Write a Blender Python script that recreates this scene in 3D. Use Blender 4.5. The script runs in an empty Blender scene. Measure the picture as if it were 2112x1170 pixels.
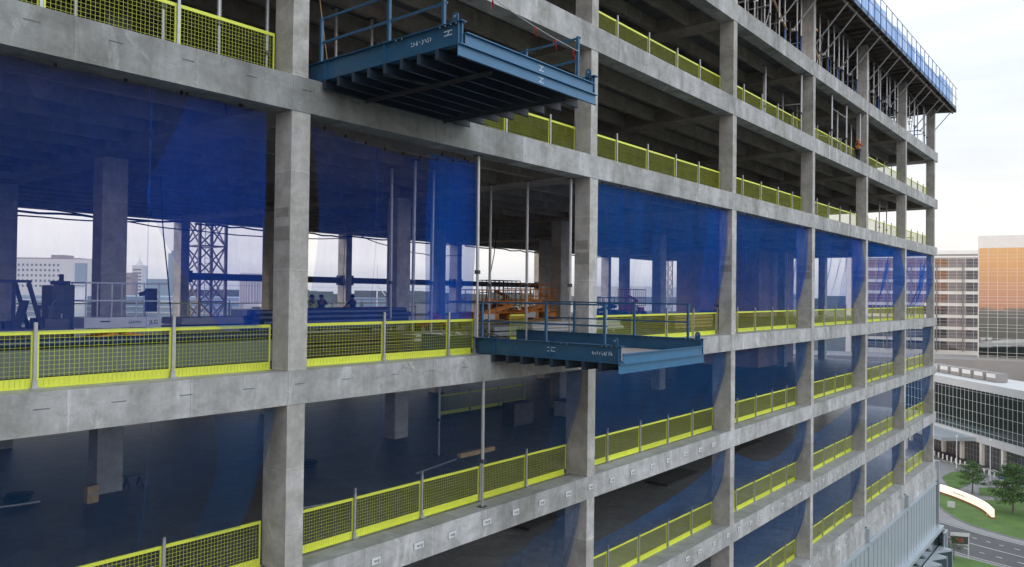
import bpy, math, random
from mathutils import Vector, Matrix
random.seed(7)
R = math.radians
sc = bpy.context.scene
COL = sc.collection

# ------------------------------------------------------------------ camera
cam_d = bpy.data.cameras.new('camera'); cam = bpy.data.objects.new('camera', cam_d); COL.objects.link(cam)
YAW, PIT, ROL = R(50.626), R(.753), R(.696)
_fw = Vector((math.sin(YAW)*math.cos(PIT), math.cos(YAW)*math.cos(PIT), math.sin(PIT)))
_r0 = Vector((math.cos(YAW), -math.sin(YAW), 0)); _u0 = _r0.cross(_fw)
_rt = _r0*math.cos(ROL)+_u0*math.sin(ROL); _up = -_r0*math.sin(ROL)+_u0*math.cos(ROL)
CAM = Vector((-10.7142, -15.6884, 1.9306))
m = Matrix((( _rt.x, _up.x, -_fw.x, CAM.x), (_rt.y, _up.y, -_fw.y, CAM.y), (_rt.z, _up.z, -_fw.z, CAM.z), (0,0,0,1)))
cam.matrix_world = m
cam_d.sensor_width = 36; cam_d.lens = 26.731; cam_d.clip_start = .1; cam_d.clip_end = 9000
sc.camera = cam

# ------------------------------------------------------------------ world: bright overcast dusk sky, warm band low in the west (-x)
SUN_AZ, SUN_EL = R(284), R(8)          # compass from +y towards +x
w = bpy.data.worlds.new('World'); sc.world = w; w.use_nodes = True
nt = w.node_tree; N = nt.nodes; L = nt.links; N.clear()
def nd(t, **k):
    n = N.new(t)
    for a, b in k.items(): setattr(n, a, b)
    return n
out = nd('ShaderNodeOutputWorld'); bg = nd('ShaderNodeBackground'); bg.inputs[1].default_value = 1
sky = nd('ShaderNodeTexSky', sky_type='NISHITA'); sky.sun_disc = False
sky.sun_elevation = SUN_EL; sky.sun_rotation = SUN_AZ
skm = nd('ShaderNodeMix', data_type='RGBA', blend_type='MULTIPLY'); skm.inputs[0].default_value = 1
L.new(sky.outputs[0], skm.inputs[6]); skm.inputs[7].default_value = (.1, .1, .1, 1)
tc = nd('ShaderNodeTexCoord'); sep = nd('ShaderNodeSeparateXYZ'); L.new(tc.outputs['Generated'], sep.inputs[0])
ramp = nd('ShaderNodeValToRGB'); cr = ramp.color_ramp
cr.elements[0].position = 0; cr.elements[0].color = (.78, .81, .87, 1)
cr.elements[1].position = 1; cr.elements[1].color = (1.55, 1.62, 1.72, 1)
for p, c in ((.035, (1.10, 1.08, 1.09)), (.09, (1.20, 1.16, 1.13)), (.2, (1.02, 1.08, 1.15)), (.45, (1.25, 1.33, 1.43))):
    e = cr.elements.new(p); e.color = c+(1,)
L.new(sep.outputs[2], ramp.inputs[0])
# thin cloud streaks
mp = nd('ShaderNodeMapping'); mp.inputs['Scale'].default_value = (2.2, 2.2, 16); L.new(tc.outputs['Generated'], mp.inputs[0])
cn = nd('ShaderNodeTexNoise'); cn.inputs['Scale'].default_value = 2.3; cn.inputs['Detail'].default_value = 6; L.new(mp.outputs[0], cn.inputs[0])
cmr = nd('ShaderNodeMapRange'); cmr.inputs[1].default_value = .35; cmr.inputs[2].default_value = .7; cmr.inputs[3].default_value = .94; cmr.inputs[4].default_value = 1.06
L.new(cn.outputs[0], cmr.inputs[0])
mul = nd('ShaderNodeVectorMath', operation='SCALE'); L.new(ramp.outputs[0], mul.inputs[0]); L.new(cmr.outputs[0], mul.inputs[3])
# unseen sky brightened towards -y and dimmed towards -x to darken the column sides
fy = nd('ShaderNodeMapRange'); fy.inputs[1].default_value = 0; fy.inputs[2].default_value = -1; fy.inputs[3].default_value = 1; fy.inputs[4].default_value = 1.8; L.new(sep.outputs[1], fy.inputs[0])
fx = nd('ShaderNodeMapRange'); fx.inputs[1].default_value = -.2; fx.inputs[2].default_value = -1; fx.inputs[3].default_value = 1; fx.inputs[4].default_value = .5; L.new(sep.outputs[0], fx.inputs[0])
fm_ = nd('ShaderNodeMath', operation='MULTIPLY'); L.new(fy.outputs[0], fm_.inputs[0]); L.new(fx.outputs[0], fm_.inputs[1])
fc = nd('ShaderNodeMath', operation='MULTIPLY'); L.new(fm_.outputs[0], fc.inputs[0]); L.new(cmr.outputs[0], fc.inputs[1]); L.new(fc.outputs[0], mul.inputs[3])
mix = nd('ShaderNodeMix', data_type='RGBA'); mix.inputs[0].default_value = .88
L.new(skm.outputs[2], mix.inputs[6]); L.new(mul.outputs[0], mix.inputs[7])
# sunset band: towards -x, low
gx = nd('ShaderNodeMapRange', interpolation_type='SMOOTHSTEP'); gx.inputs[1].default_value = -.55; gx.inputs[2].default_value = -.9; gx.inputs[3].default_value = 0; gx.inputs[4].default_value = 1
L.new(sep.outputs[0], gx.inputs[0])
gz = nd('ShaderNodeMapRange', interpolation_type='SMOOTHSTEP'); gz.inputs[1].default_value = .25; gz.inputs[2].default_value = .02; gz.inputs[3].default_value = 0; gz.inputs[4].default_value = 1
L.new(sep.outputs[2], gz.inputs[0])
gm = nd('ShaderNodeMath', operation='MULTIPLY'); L.new(gx.outputs[0], gm.inputs[0]); L.new(gz.outputs[0], gm.inputs[1])
gr = nd('ShaderNodeValToRGB'); g = gr.color_ramp; g.elements[0].position = 0; g.elements[0].color = (.95, .45, .26, 1)
g.elements[1].position = .12; g.elements[1].color = (1.5, 1.0, .5, 1); e = g.elements.new(.04); e.color = (1.25, .68, .3, 1)
L.new(sep.outputs[2], gr.inputs[0])
mix2 = nd('ShaderNodeMix', data_type='RGBA'); L.new(gm.outputs[0], mix2.inputs[0]); L.new(mix.outputs[2], mix2.inputs[6]); L.new(gr.outputs[0], mix2.inputs[7])
L.new(mix2.outputs[2], bg.inputs[0]); L.new(bg.outputs[0], out.inputs[0])
# ------------------------------------------------------------------ sun: low soft light
sd = bpy.data.lights.new('sun', 'SUN'); sun = bpy.data.objects.new('sun', sd); COL.objects.link(sun)
sd.energy = 1.5; sd.angle = R(12); sd.color = (1, .86, .74)
dv = Vector((math.sin(SUN_AZ)*math.cos(SUN_EL), math.cos(SUN_AZ)*math.cos(SUN_EL), math.sin(SUN_EL)))
sun.rotation_euler = dv.to_track_quat('Z', 'Y').to_euler()
vs = sc.view_settings; vs.view_transform = 'Standard'; vs.look = 'None'; vs.exposure = 0; vs.gamma = 1; vs.use_curve_mapping = False
try:
    sc.cycles.max_bounces = 10; sc.cycles.transparent_max_bounces = 24; sc.cycles.diffuse_bounces = 5
except Exception: pass

# ------------------------------------------------------------------ materials
def newmat(name):
    mt = bpy.data.materials.new(name); mt.use_nodes = True
    return mt, mt.node_tree.nodes, mt.node_tree.links, mt.node_tree.nodes['Principled BSDF']
def mat(name, c, rough=.6, metal=0, var=.12, scale=3, bump=0, coat=0, emit=None, spec=.5):
    mt, n, l, b = newmat(name)
    b.inputs['Roughness'].default_value = rough; b.inputs['Metallic'].default_value = metal
    b.inputs['Specular IOR Level'].default_value = spec
    t = n.new('ShaderNodeTexCoord'); no = n.new('ShaderNodeTexNoise'); no.inputs['Scale'].default_value = scale; no.inputs['Detail'].default_value = 7
    no.inputs['Roughness'].default_value = .65
    l.new(t.outputs['Object'], no.inputs[0])
    rp = n.new('ShaderNodeValToRGB'); rp.color_ramp.elements[0].position = .3; rp.color_ramp.elements[1].position = .72
    rp.color_ramp.elements[0].color = tuple(x*(1-var) for x in c)+(1,); rp.color_ramp.elements[1].color = tuple(min(1, x*(1+var)) for x in c)+(1,)
    l.new(no.outputs[0], rp.inputs[0]); l.new(rp.outputs[0], b.inputs['Base Color'])
    if bump:
        bp = n.new('ShaderNodeBump'); bp.inputs['Strength'].default_value = bump; bp.inputs['Distance'].default_value = .02
        l.new(no.outputs[0], bp.inputs['Height']); l.new(bp.outputs[0], b.inputs['Normal'])
    if emit:
        b.inputs['Emission Color'].default_value = emit[:3]+(1,); b.inputs['Emission Strength'].default_value = emit[3]
    return mt
def concrete(name, c, joint=2.44, axis='x', stain=.5, rough=.85, streak=True, warm=0):
    mt, n, l, b = newmat(name); b.inputs['Roughness'].default_value = rough; b.inputs['Specular IOR Level'].default_value = .3
    ge = n.new('ShaderNodeNewGeometry'); sp = n.new('ShaderNodeSeparateXYZ'); l.new(ge.outputs['Position'], sp.inputs[0])
    def noise(sx, sy, sz, scale, det=8, ro=.6, dist=0):
        m_ = n.new('ShaderNodeMapping'); m_.inputs['Scale'].default_value = (sx, sy, sz); l.new(ge.outputs['Position'], m_.inputs[0])
        q = n.new('ShaderNodeTexNoise'); q.inputs['Scale'].default_value = scale; q.inputs['Detail'].default_value = det; q.inputs['Roughness'].default_value = ro
        q.inputs['Distortion'].default_value = dist
        l.new(m_.outputs[0], q.inputs[0]); return q
    a = noise(1, 1, 1, .55, 9, .65, .6); st = noise(1.0, 1.0, .12, .95, 7, .68, .3); fi = noise(1, 1, 1, 9, 5, .7); mo = noise(1, 1, 1.3, 1.5, 8, .7, .5)
    def ramp(src, p0, p1, c0, c1):
        r = n.new('ShaderNodeValToRGB'); r.color_ramp.elements[0].position = p0; r.color_ramp.elements[1].position = p1
        r.color_ramp.elements[0].color = c0+(1,) if len(c0) == 3 else c0; r.color_ramp.elements[1].color = c1+(1,)
        l.new(src, r.inputs[0]); return r
    base = ramp(a.outputs[0], .3, .7, tuple(x*.80 for x in c), tuple(x*1.12 for x in c))
    def mulmix(prev, r, f=1):
        q = n.new('ShaderNodeMix'); q.data_type = 'RGBA'; q.blend_type = 'MULTIPLY'; q.inputs[0].default_value = f
        l.new(prev, q.inputs[6]); l.new(r.outputs[0], q.inputs[7]); return q.outputs[2]
    o = mulmix(base.outputs[0], ramp(mo.outputs[0], .34, .62, (.74, .74, .71), (1.10, 1.10, 1.11)), .9)
    if streak: o = mulmix(o, ramp(st.outputs[0], .32, .6, (.66, .65, .61), (1.10, 1.10, 1.11)), stain)
    o = mulmix(o, ramp(fi.outputs[0], .35, .65, (.93, .93, .93), (1.05, 1.05, 1.05)))
    # whitish lime stains
    wq = n.new('ShaderNodeMix'); wq.data_type = 'RGBA'; wr = ramp(noise(1, 1, .4, .9, 10, .75, .8).outputs[0], .57, .64, (0, 0, 0), (.55, .55, .55))
    l.new(wr.outputs[0], wq.inputs[0]); l.new(o, wq.inputs[6]); wq.inputs[7].default_value = tuple(min(1, x*1.45) for x in c)+(1,); o = wq.outputs[2]
    # formwork joints: thin lines every `joint` metres with a pale leak beside them
    ax = {'x': 0, 'y': 1, 'z': 2}[axis]
    dv_ = n.new('ShaderNodeMath'); dv_.operation = 'DIVIDE'; dv_.inputs[1].default_value = joint; l.new(sp.outputs[ax], dv_.inputs[0])
    fr = n.new('ShaderNodeMath'); fr.operation = 'FRACT'; l.new(dv_.outputs[0], fr.inputs[0])
    wb = n.new('ShaderNodeMath'); wb.operation = 'MULTIPLY_ADD'; wb.inputs[1].default_value = .035; l.new(fi.outputs[0], wb.inputs[0]); l.new(fr.outputs[0], wb.inputs[2])
    jr = n.new('ShaderNodeValToRGB'); jr.color_ramp.interpolation = 'LINEAR'; els = jr.color_ramp.elements
    els[0].position = 0; els[0].color = (1, 1, 1, 1); els[1].position = 1; els[1].color = (1, 1, 1, 1)
    for p_, v_ in ((.016, 1), (.02, .72), (.024, .72), (.027, 1.25), (.05, 1.0)):
        q = els.new(p_); q.color = (v_, v_, v_, 1)
    l.new(wb.outputs[0], jr.inputs[0]); o = mulmix(o, jr, .8)
    # every formwork panel came out a slightly different tone
    fl = n.new('ShaderNodeMath'); fl.operation = 'FLOOR'; l.new(dv_.outputs[0], fl.inputs[0])
    cz = n.new('ShaderNodeMath'); cz.operation = 'DIVIDE'; cz.inputs[1].default_value = 4.8; l.new(sp.outputs[2], cz.inputs[0])
    cf = n.new('ShaderNodeMath'); cf.operation = 'FLOOR'; l.new(cz.outputs[0], cf.inputs[0])
    cc = n.new('ShaderNodeCombineXYZ'); l.new(fl.outputs[0], cc.inputs[0]); l.new(cf.outputs[0], cc.inputs[1])
    wn = n.new('ShaderNodeTexWhiteNoise'); l.new(cc.outputs[0], wn.inputs[0]); o = mulmix(o, ramp(wn.outputs['Value'], 0, 1, (.84, .84, .83), (1.08, 1.08, 1.09)))
    l.new(o, b.inputs['Base Color'])
    bp = n.new('ShaderNodeBump'); bp.inputs['Strength'].default_value = .25; bp.inputs['Distance'].default_value = .03
    l.new(fi.outputs[0], bp.inputs['Height']); l.new(bp.outputs[0], b.inputs['Normal'])
    return mt
def glass(name, c, rough=.06, metal=.85):
    mt, n, l, b = newmat(name); b.inputs['Base Color'].default_value = c+(1,); b.inputs['Roughness'].default_value = rough; b.inputs['Metallic'].default_value = metal
    t = n.new('ShaderNodeTexCoord'); no = n.new('ShaderNodeTexNoise'); no.inputs['Scale'].default_value = .35; l.new(t.outputs['Object'], no.inputs[0])
    bp = n.new('ShaderNodeBump'); bp.inputs['Strength'].default_value = .04; bp.inputs['Distance'].default_value = .1
    l.new(no.outputs[0], bp.inputs['Height']); l.new(bp.outputs[0], b.inputs['Normal'])
    return mt
def netmat(name, c, opac, fold=.15, trans=(.8, .86, .95)):
    """fine woven mesh: mostly open, threads diffuse and translucent; denser in folds"""
    mt = bpy.data.materials.new(name); mt.use_nodes = True; n = mt.node_tree.nodes; l = mt.node_tree.links; n.clear()
    o = n.new('ShaderNodeOutputMaterial'); t = n.new('ShaderNodeBsdfTransparent'); t.inputs[0].default_value = trans+(1,)
    d = n.new('ShaderNodeBsdfDiffuse'); d.inputs[0].default_value = c+(1,); tl = n.new('ShaderNodeBsdfTranslucent'); tl.inputs[0].default_value = c+(1,)
    a = n.new('ShaderNodeMixShader'); a.inputs[0].default_value = .35; l.new(d.outputs[0], a.inputs[1]); l.new(tl.outputs[0], a.inputs[2])
    ge = n.new('ShaderNodeNewGeometry'); mp_ = n.new('ShaderNodeMapping'); mp_.inputs['Scale'].default_value = (.55, .5, .07); l.new(ge.outputs['Position'], mp_.inputs[0])
    q = n.new('ShaderNodeTexNoise'); q.inputs['Scale'].default_value = 2.0; q.inputs['Detail'].default_value = 5; l.new(mp_.outputs[0], q.inputs[0])
    mr = n.new('ShaderNodeMapRange'); mr.inputs[1].default_value = .35; mr.inputs[2].default_value = .75; mr.inputs[3].default_value = opac; mr.inputs[4].default_value = opac+fold
    l.new(q.outputs[0], mr.inputs[0])
    # sewn seams every few metres, horizontal selvedge, and uneven weave
    sx = n.new('ShaderNodeSeparateXYZ'); l.new(ge.outputs['Position'], sx.inputs[0]); acc = mr.outputs[0]
    for ax_, pitch, wd, amt in ((0, 3.13, .010, .22), (2, 2.03, .008, .10)):
        m1 = n.new('ShaderNodeMath'); m1.operation = 'DIVIDE'; m1.inputs[1].default_value = pitch; l.new(sx.outputs[ax_], m1.inputs[0])
        m2 = n.new('ShaderNodeMath'); m2.operation = 'FRACT'; l.new(m1.outputs[0], m2.inputs[0])
        m3 = n.new('ShaderNodeMath'); m3.operation = 'LESS_THAN'; m3.inputs[1].default_value = wd; l.new(m2.outputs[0], m3.inputs[0])
        m4 = n.new('ShaderNodeMath'); m4.operation = 'MULTIPLY_ADD'; m4.inputs[1].default_value = amt; l.new(m3.outputs[0], m4.inputs[0]); l.new(acc, m4.inputs[2]); acc = m4.outputs[0]
    wv = n.new('ShaderNodeTexNoise'); wv.inputs['Scale'].default_value = 1.0; wv.inputs['Detail'].default_value = 8; wv.inputs['Roughness'].default_value = .8
    mw = n.new('ShaderNodeMapping'); mw.inputs['Scale'].default_value = (5, 5, 1.2); l.new(ge.outputs['Position'], mw.inputs[0]); l.new(mw.outputs[0], wv.inputs[0])
    m5 = n.new('ShaderNodeMapRange'); m5.inputs[1].default_value = .3; m5.inputs[2].default_value = .7; m5.inputs[3].default_value = -.025; m5.inputs[4].default_value = .035; l.new(wv.outputs[0], m5.inputs[0])
    m6 = n.new('ShaderNodeMath'); m6.operation = 'ADD'; m6.use_clamp = True; l.new(acc, m6.inputs[0]); l.new(m5.outputs[0], m6.inputs[1]); mr = m6
    x = n.new('ShaderNodeMixShader'); l.new(mr.outputs[0], x.inputs[0]); l.new(t.outputs[0], x.inputs[1]); l.new(a.outputs[0], x.inputs[2])
    l.new(x.outputs[0], o.inputs[0]); return mt
M = {}
M['beam'] = concrete('edge_beam_concrete', (.465, .47, .475), 2.44, 'x', .9)
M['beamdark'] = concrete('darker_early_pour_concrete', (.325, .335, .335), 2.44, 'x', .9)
M['col'] = concrete('column_concrete', (.51, .50, .485), 2.4, 'z', .45)
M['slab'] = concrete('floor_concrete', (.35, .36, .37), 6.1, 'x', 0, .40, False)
M['floor'] = concrete('darker_interior_floor', (.17, .172, .18), 6.1, 'x', 0, .5, False)  # darker than the slab concrete of ledges and lower floors
M['soffit'] = concrete('soffit_concrete', (.40, .355, .31), 2.44, 'x', .2)
M['patch'] = concrete('patched_concrete', (.34, .335, .32), .6, 'y', .5)
M['core'] = concrete('core_wall_concrete', (.60, .42, .37), 1.22, 'z', .4)  # pink sunset light on the core put into its base colour
M['yellow'] = mat('yellow_powder_coat', (.70, .76, .075), .45, 0, .06, 5)
M['wire'] = mat('yellow_mesh_wire', (.50, .56, .05), .5, 0, .08, 5)
M['galv'] = mat('galvanised_steel', (.42, .43, .45), .42, .55, .15, 6)
M['alu'] = mat('dull_aluminium', (.50, .51, .53), .4, .5, .12, 5)
M['blue'] = mat('blue_painted_steel', (.022, .098, .20), .42, 0, .16, 2.2, .1)
M['blue2'] = mat('lighter_blue_painted_steel', (.035, .155, .30), .4, 0, .12, 2.2, .1)
M['bluepost'] = mat('blue_prop_paint', (.03, .10, .32), .5, 0, .1, 4)
M['joist'] = mat('shaded_blue_joist', (.022, .038, .065), .6, 0, .3, 2.2)  # shade of the platform underside put into the joist colour
M['deck'] = mat('plywood_deck', (.30, .27, .27), .75, 0, .2, 2.5, .3)
M['chalk'] = mat('white_paint_marker', (.62, .72, .8), .8, 0, .15, 9)
M['white'] = mat('white_painted_steel', (.66, .68, .70), .4, 0, .06, 3)
M['offwhite'] = mat('off_white_cladding', (.74, .735, .73), .5, 0, .05, .4)
M['black'] = mat('black_rubber', (.02, .02, .022), .6, 0, .2, 4)
M['dark'] = mat('dark_painted_metal', (.055, .06, .07), .5, 0, .2, 3)
M['cabinet'] = mat('dusty_steel_cabinet', (.09, .085, .08), .6, .2, .4, 3)
M['orange'] = mat('orange_painted_steel', (.78, .27, .035), .5, 0, .18, 3)
M['red'] = mat('red_painted_steel', (.55, .03, .03), .5, 0, .1, 3)
M['agedtimber'] = mat('aged_formwork_timber', (.17, .13, .10), .85, 0, .35, 2)
M['timber'] = mat('weathered_timber', (.36, .23, .12), .8, 0, .3, 5, .3)
M['paletimber'] = mat('pale_new_timber', (.55, .38, .20), .8, 0, .2, 5)
M['darkwood'] = mat('dark_formwork_ply', (.075, .06, .05), .7, 0, .4, 2.5)
M['greengrey'] = mat('grey_green_sheeting', (.15, .19, .16), .6, 0, .12, .8)
M['greyboard'] = mat('grey_board', (.42, .42, .40), .7, 0, .1, 2)
M['pipeblue'] = mat('blue_plastic_wrap', (.018, .04, .11), .4, 0, .25, 2)
M['net'] = netmat('blue_debris_net', (.022, .13, .72), .15, .07, (.96, .96, .99))
M['net2'] = netmat('bright_blue_debris_net', (.018, .175, .72), .27, .10, (.95, .96, .99))
M['netd'] = netmat('dense_blue_debris_net', (.010, .15, .68), .36, .2, (.9, .93, .98))
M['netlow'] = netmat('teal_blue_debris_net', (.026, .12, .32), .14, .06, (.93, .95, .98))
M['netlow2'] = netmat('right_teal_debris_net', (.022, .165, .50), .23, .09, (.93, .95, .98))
M['netrail'] = netmat('light_blue_netting', (.05, .26, .72), .45, .35, (.85, .92, 1))
M['podwhite'] = mat('pale_grey_fascia', (.52, .54, .56), .5, 0, .06, .3)
M['panel'] = mat('grey_blue_metal_cladding', (.44, .50, .55), .38, .35, .05, .5)
M['panelseam'] = mat('panel_seam', (.10, .12, .14), .6, 0, .1, 2)
M['glassdark'] = glass('dark_glazing', (.10, .15, .17), .05, .9)
M['glassgreen'] = glass('green_grey_glazing', (.07, .10, .10), .07, .85)
M['glasstower'] = glass('coated_mirror_glazing', (.62, .60, .56), .03, 1)
M['glassband'] = glass('window_band_glazing', (.24, .225, .235), .05, 1)
M['mullion'] = mat('pale_mullion', (.62, .62, .62), .4, .2, .04, 1)
M['greywall'] = mat('grey_render', (.27, .26, .26), .8, 0, .06, .2)
M['asphalt'] = mat('asphalt', (.085, .085, .095), .85, 0, .14, .25)
M['pave'] = mat('concrete_paving', (.24, .24, .25), .85, 0, .1, .3)
M['paint'] = mat('road_paint', (.55, .55, .52), .7, 0, .2, 1)
M['grass'] = mat('mown_grass', (.075, .15, .03), .9, 0, .3, .35)
M['leaf'] = mat('tree_leaves', (.075, .155, .04), .7, 0, .45, .9)
M['leaf2'] = mat('dark_tree_leaves', (.05, .10, .035), .7, 0, .45, .9)
M['bark'] = mat('bark', (.16, .13, .10), .9, 0, .2, 4)
M['skin'] = mat('skin', (.20, .11, .07), .6, 0, .05, 8)
M['hivis'] = mat('lime_hi_vis_cloth', (.55, .68, .08), .8, 0, .1, 6)
M['orvest'] = mat('orange_hi_vis_cloth', (.80, .13, .05), .8, 0, .1, 6)
M['jeans'] = mat('dark_blue_trousers', (.03, .04, .07), .85, 0, .15, 6)
M['shirt'] = mat('dark_shirt', (.04, .045, .08), .85, 0, .1, 6)
M['lamp'] = mat('lit_sign_face', (.9, .8, .68), .5, 0, .03, .5, emit=(1, .82, .66, .85))
M['brick'] = mat('orange_brick_base', (.34, .12, .06), .85, 0, .25, 1.5)
M['warm'] = mat('warm_uplight', (.9, .6, .2), .5, 0, 0, 1, emit=(1, .62, .15, 3))
M['far1'] = mat('pale_far_facade', (.55, .56, .58), .8, 0, .05, .05)
M['far2'] = mat('blue_grey_far_facade', (.22, .30, .38), .5, 0, .08, .03)
M['far3'] = mat('grey_brown_far_facade', (.30, .26, .27), .8, 0, .06, .05)
M['farwin'] = mat('far_window_glass', (.13, .16, .20), .4, 0, .1, .1)
M['land'] = mat('distant_land', (.055, .062, .055), .95, 0, .35, .004)
M['woods'] = mat('distant_woods', (.035, .055, .035), .95, 0, .4, .02)
M['crane'] = mat('crane_paint', (.30, .24, .22), .6, .1, .12, 1)

def wear(m_, c, thr, scale, f=.8, rnd=0):
    n, l = m_.node_tree.nodes, m_.node_tree.links; b = n['Principled BSDF']; src = b.inputs['Base Color'].links[0].from_socket
    t = n.new('ShaderNodeTexCoord'); q = n.new('ShaderNodeTexNoise'); q.inputs['Scale'].default_value = scale; q.inputs['Detail'].default_value = 10; q.inputs['Roughness'].default_value = .75; q.inputs['Distortion'].default_value = 1
    l.new(t.outputs['Object'], q.inputs[0]); r = n.new('ShaderNodeMapRange'); r.inputs[1].default_value = thr; r.inputs[2].default_value = thr+.05; r.inputs[3].default_value = 0; r.inputs[4].default_value = f; l.new(q.outputs[0], r.inputs[0])
    x = n.new('ShaderNodeMix'); x.data_type = 'RGBA'; l.new(r.outputs[0], x.inputs[0]); l.new(src, x.inputs[6]); x.inputs[7].default_value = c+(1,); o = x.outputs[2]
    if rnd:
        oi = n.new('ShaderNodeObjectInfo'); mr = n.new('ShaderNodeMapRange'); mr.inputs[3].default_value = 1-rnd; mr.inputs[4].default_value = 1+rnd*.4; l.new(oi.outputs['Random'], mr.inputs[0])
        y = n.new('ShaderNodeVectorMath'); y.operation = 'SCALE'; l.new(o, y.inputs[0]); l.new(mr.outputs[0], y.inputs[3]); o = y.outputs[0]
    l.new(o, b.inputs['Base Color'])
wear(M['beam'], (.24, .225, .19), .60, .8, .55); wear(M['beam'], (.58, .58, .56), .63, 1.7, .55); wear(M['col'], (.27, .26, .24), .60, 1.1, .5)
wear(M['blue'], (.16, .11, .08), .60, 1.6, .75); wear(M['blue2'], (.16, .13, .11), .61, 1.4, .7)
wear(M['yellow'], (.36, .34, .2), .62, 2.2, .5, .15); wear(M['wire'], (.28, .26, .18), .58, 2, .6, .2)
wear(M['deck'], (.12, .11, .10), .56, 1.5, .6); wear(M['asphalt'], (.05, .05, .052), .54, .12, .7); wear(M['pave'], (.20, .20, .20), .55, .2, .6)
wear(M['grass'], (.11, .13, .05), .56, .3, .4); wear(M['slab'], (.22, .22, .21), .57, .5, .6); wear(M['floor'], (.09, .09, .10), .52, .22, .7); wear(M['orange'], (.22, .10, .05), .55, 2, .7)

# ------------------------------------------------------------------ geometry helpers
class MB:
    def __init__(s): s.v = []; s.f = []; s.mi = []
    def _add(s, vs, fs, mi=0):
        b = len(s.v); s.v += [tuple(v) for v in vs]; s.f += [tuple(b+i for i in f) for f in fs]; s.mi += [mi]*len(fs)
    def box(s, x0, x1, y0, y1, z0, z1, mi=0):
        s._add([(x0,y0,z0),(x1,y0,z0),(x1,y1,z0),(x0,y1,z0),(x0,y0,z1),(x1,y0,z1),(x1,y1,z1),(x0,y1,z1)],
               [(0,3,2,1),(4,5,6,7),(0,1,5,4),(1,2,6,5),(2,3,7,6),(3,0,4,7)], mi); return s
    def obox(s, c, ux, uy, hx, hy, z0, z1, mi=0):
        c = Vector(c); ux = Vector(ux).normalized(); uy = Vector(uy).normalized(); z = Vector((0,0,1))
        P = [c+ux*a*hx+uy*b*hy+z*h for h in (z0, z1) for a, b in ((-1,-1),(1,-1),(1,1),(-1,1))]
        s._add(P, [(0,3,2,1),(4,5,6,7),(0,1,5,4),(1,2,6,5),(2,3,7,6),(3,0,4,7)], mi); return s
    def bar(s, a, b, w, h=None, mi=0):
        a = Vector(a); b = Vector(b); h = h or w; d = (b-a).normalized()
        u = d.cross(Vector((0,0,1)));
        if u.length < 1e-3: u = Vector((1,0,0))
        u.normalize(); v = u.cross(d)
        P = [p+u*i*w/2+v*j*h/2 for p in (a, b) for i, j in ((-1,-1),(1,-1),(1,1),(-1,1))]
        s._add(P, [(0,3,2,1),(4,5,6,7),(0,1,5,4),(1,2,6,5),(2,3,7,6),(3,0,4,7)], mi); return s
    def tube(s, a, b, r, n=8, r2=None, mi=0, cap=True):
        a = Vector(a); b = Vector(b); r2 = r if r2 is None else r2; d = (b-a).normalized()
        u = d.cross(Vector((0,0,1)))
        if u.length < 1e-3: u = Vector((1,0,0))
        u.normalize(); v = u.cross(d)
        P = [p+u*math.cos(t)*q+v*math.sin(t)*q for p, q in ((a, r), (b, r2)) for t in [2*math.pi*i/n for i in range(n)]]
        F = [(i, (i+1)%n, n+(i+1)%n, n+i) for i in range(n)]
        if cap: F += [tuple(range(n))[::-1], tuple(range(n, 2*n))]
        s._add(P, F, mi); return s
    def path(s, pts, r, n=6, mi=0):
        for a, b in zip(pts, pts[1:]): s.tube(a, b, r, n, mi=mi)
        return s
    def quad(s, a, b, c, d, mi=0): s._add([a,b,c,d], [(0,1,2,3)], mi); return s
    def prism(s, poly, z0, z1, mi=0):
        n = len(poly); s._add([(x,y,z0) for x,y in poly]+[(x,y,z1) for x,y in poly],
            [tuple(range(n))[::-1], tuple(range(n,2*n))]+[(i,(i+1)%n,n+(i+1)%n,n+i) for i in range(n)], mi); return s
    def mesh(s, name, mats, smooth=False):
        me = bpy.data.meshes.new(name); me.from_pydata(s.v, [], s.f)
        for q in (mats if isinstance(mats, (list, tuple)) else [mats]): me.materials.append(q)
        me.polygons.foreach_set('material_index', s.mi)
        if smooth: me.polygons.foreach_set('use_smooth', [True]*len(s.f))
        me.update(); return me
    def build(s, name, mats, parent=None, smooth=False, off=None):
        """vertices given in world space are shifted so that they are local to the parent"""
        if parent is not None and off is None: off = wloc(parent)
        if off is not None and (off.length > 0): s.v = [(x-off.x, y-off.y, z-off.z) for x, y, z in s.v]
        o = bpy.data.objects.new(name, s.mesh(name, mats, smooth)); COL.objects.link(o)
        if parent is not None: o.parent = parent
        return o
def wloc(o):
    l = Vector(o.location)
    while o.parent: o = o.parent; l = l+Vector(o.location)
    return l
def tag(o, label=None, cat=None, group=None, kind=None):
    if label: o['label'] = label
    if cat: o['category'] = cat
    if group: o['group'] = group
    if kind: o['kind'] = kind
    return o
def thing(name, label, cat, loc=(0,0,0), group=None, rz=0):
    o = bpy.data.objects.new(name, None); o.empty_display_size = .3; COL.objects.link(o); o.location = loc; o.rotation_euler.z = rz
    return tag(o, label, cat, group)
def local(): return Vector((0,0,0))
def copy_tree(o, parent=None):
    c = o.copy(); COL.objects.link(c); c.parent = parent
    for ch in list(o.children): copy_tree(ch, c)
    return c
ORD = ['first','second','third','fourth','fifth','sixth','seventh','eighth','ninth','tenth','eleventh','twelfth','thirteenth','fourteenth','fifteenth','sixteenth',
       'seventeenth','eighteenth','nineteenth','twentieth']
def ordn(i):
    if i < 20: return ORD[i]
    t = ['twenty','thirty','forty','fifty','sixty','seventy','eighty','ninety'][(i+1)//10-2]
    return t+'-'+ORD[(i+1)%10-1] if (i+1)%10 else {'twenty':'twentieth','thirty':'thirtieth','forty':'fortieth','fifty':'fiftieth','sixty':'sixtieth','seventy':'seventieth','eighty':'eightieth','ninety':'ninetieth'}[t]

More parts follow.
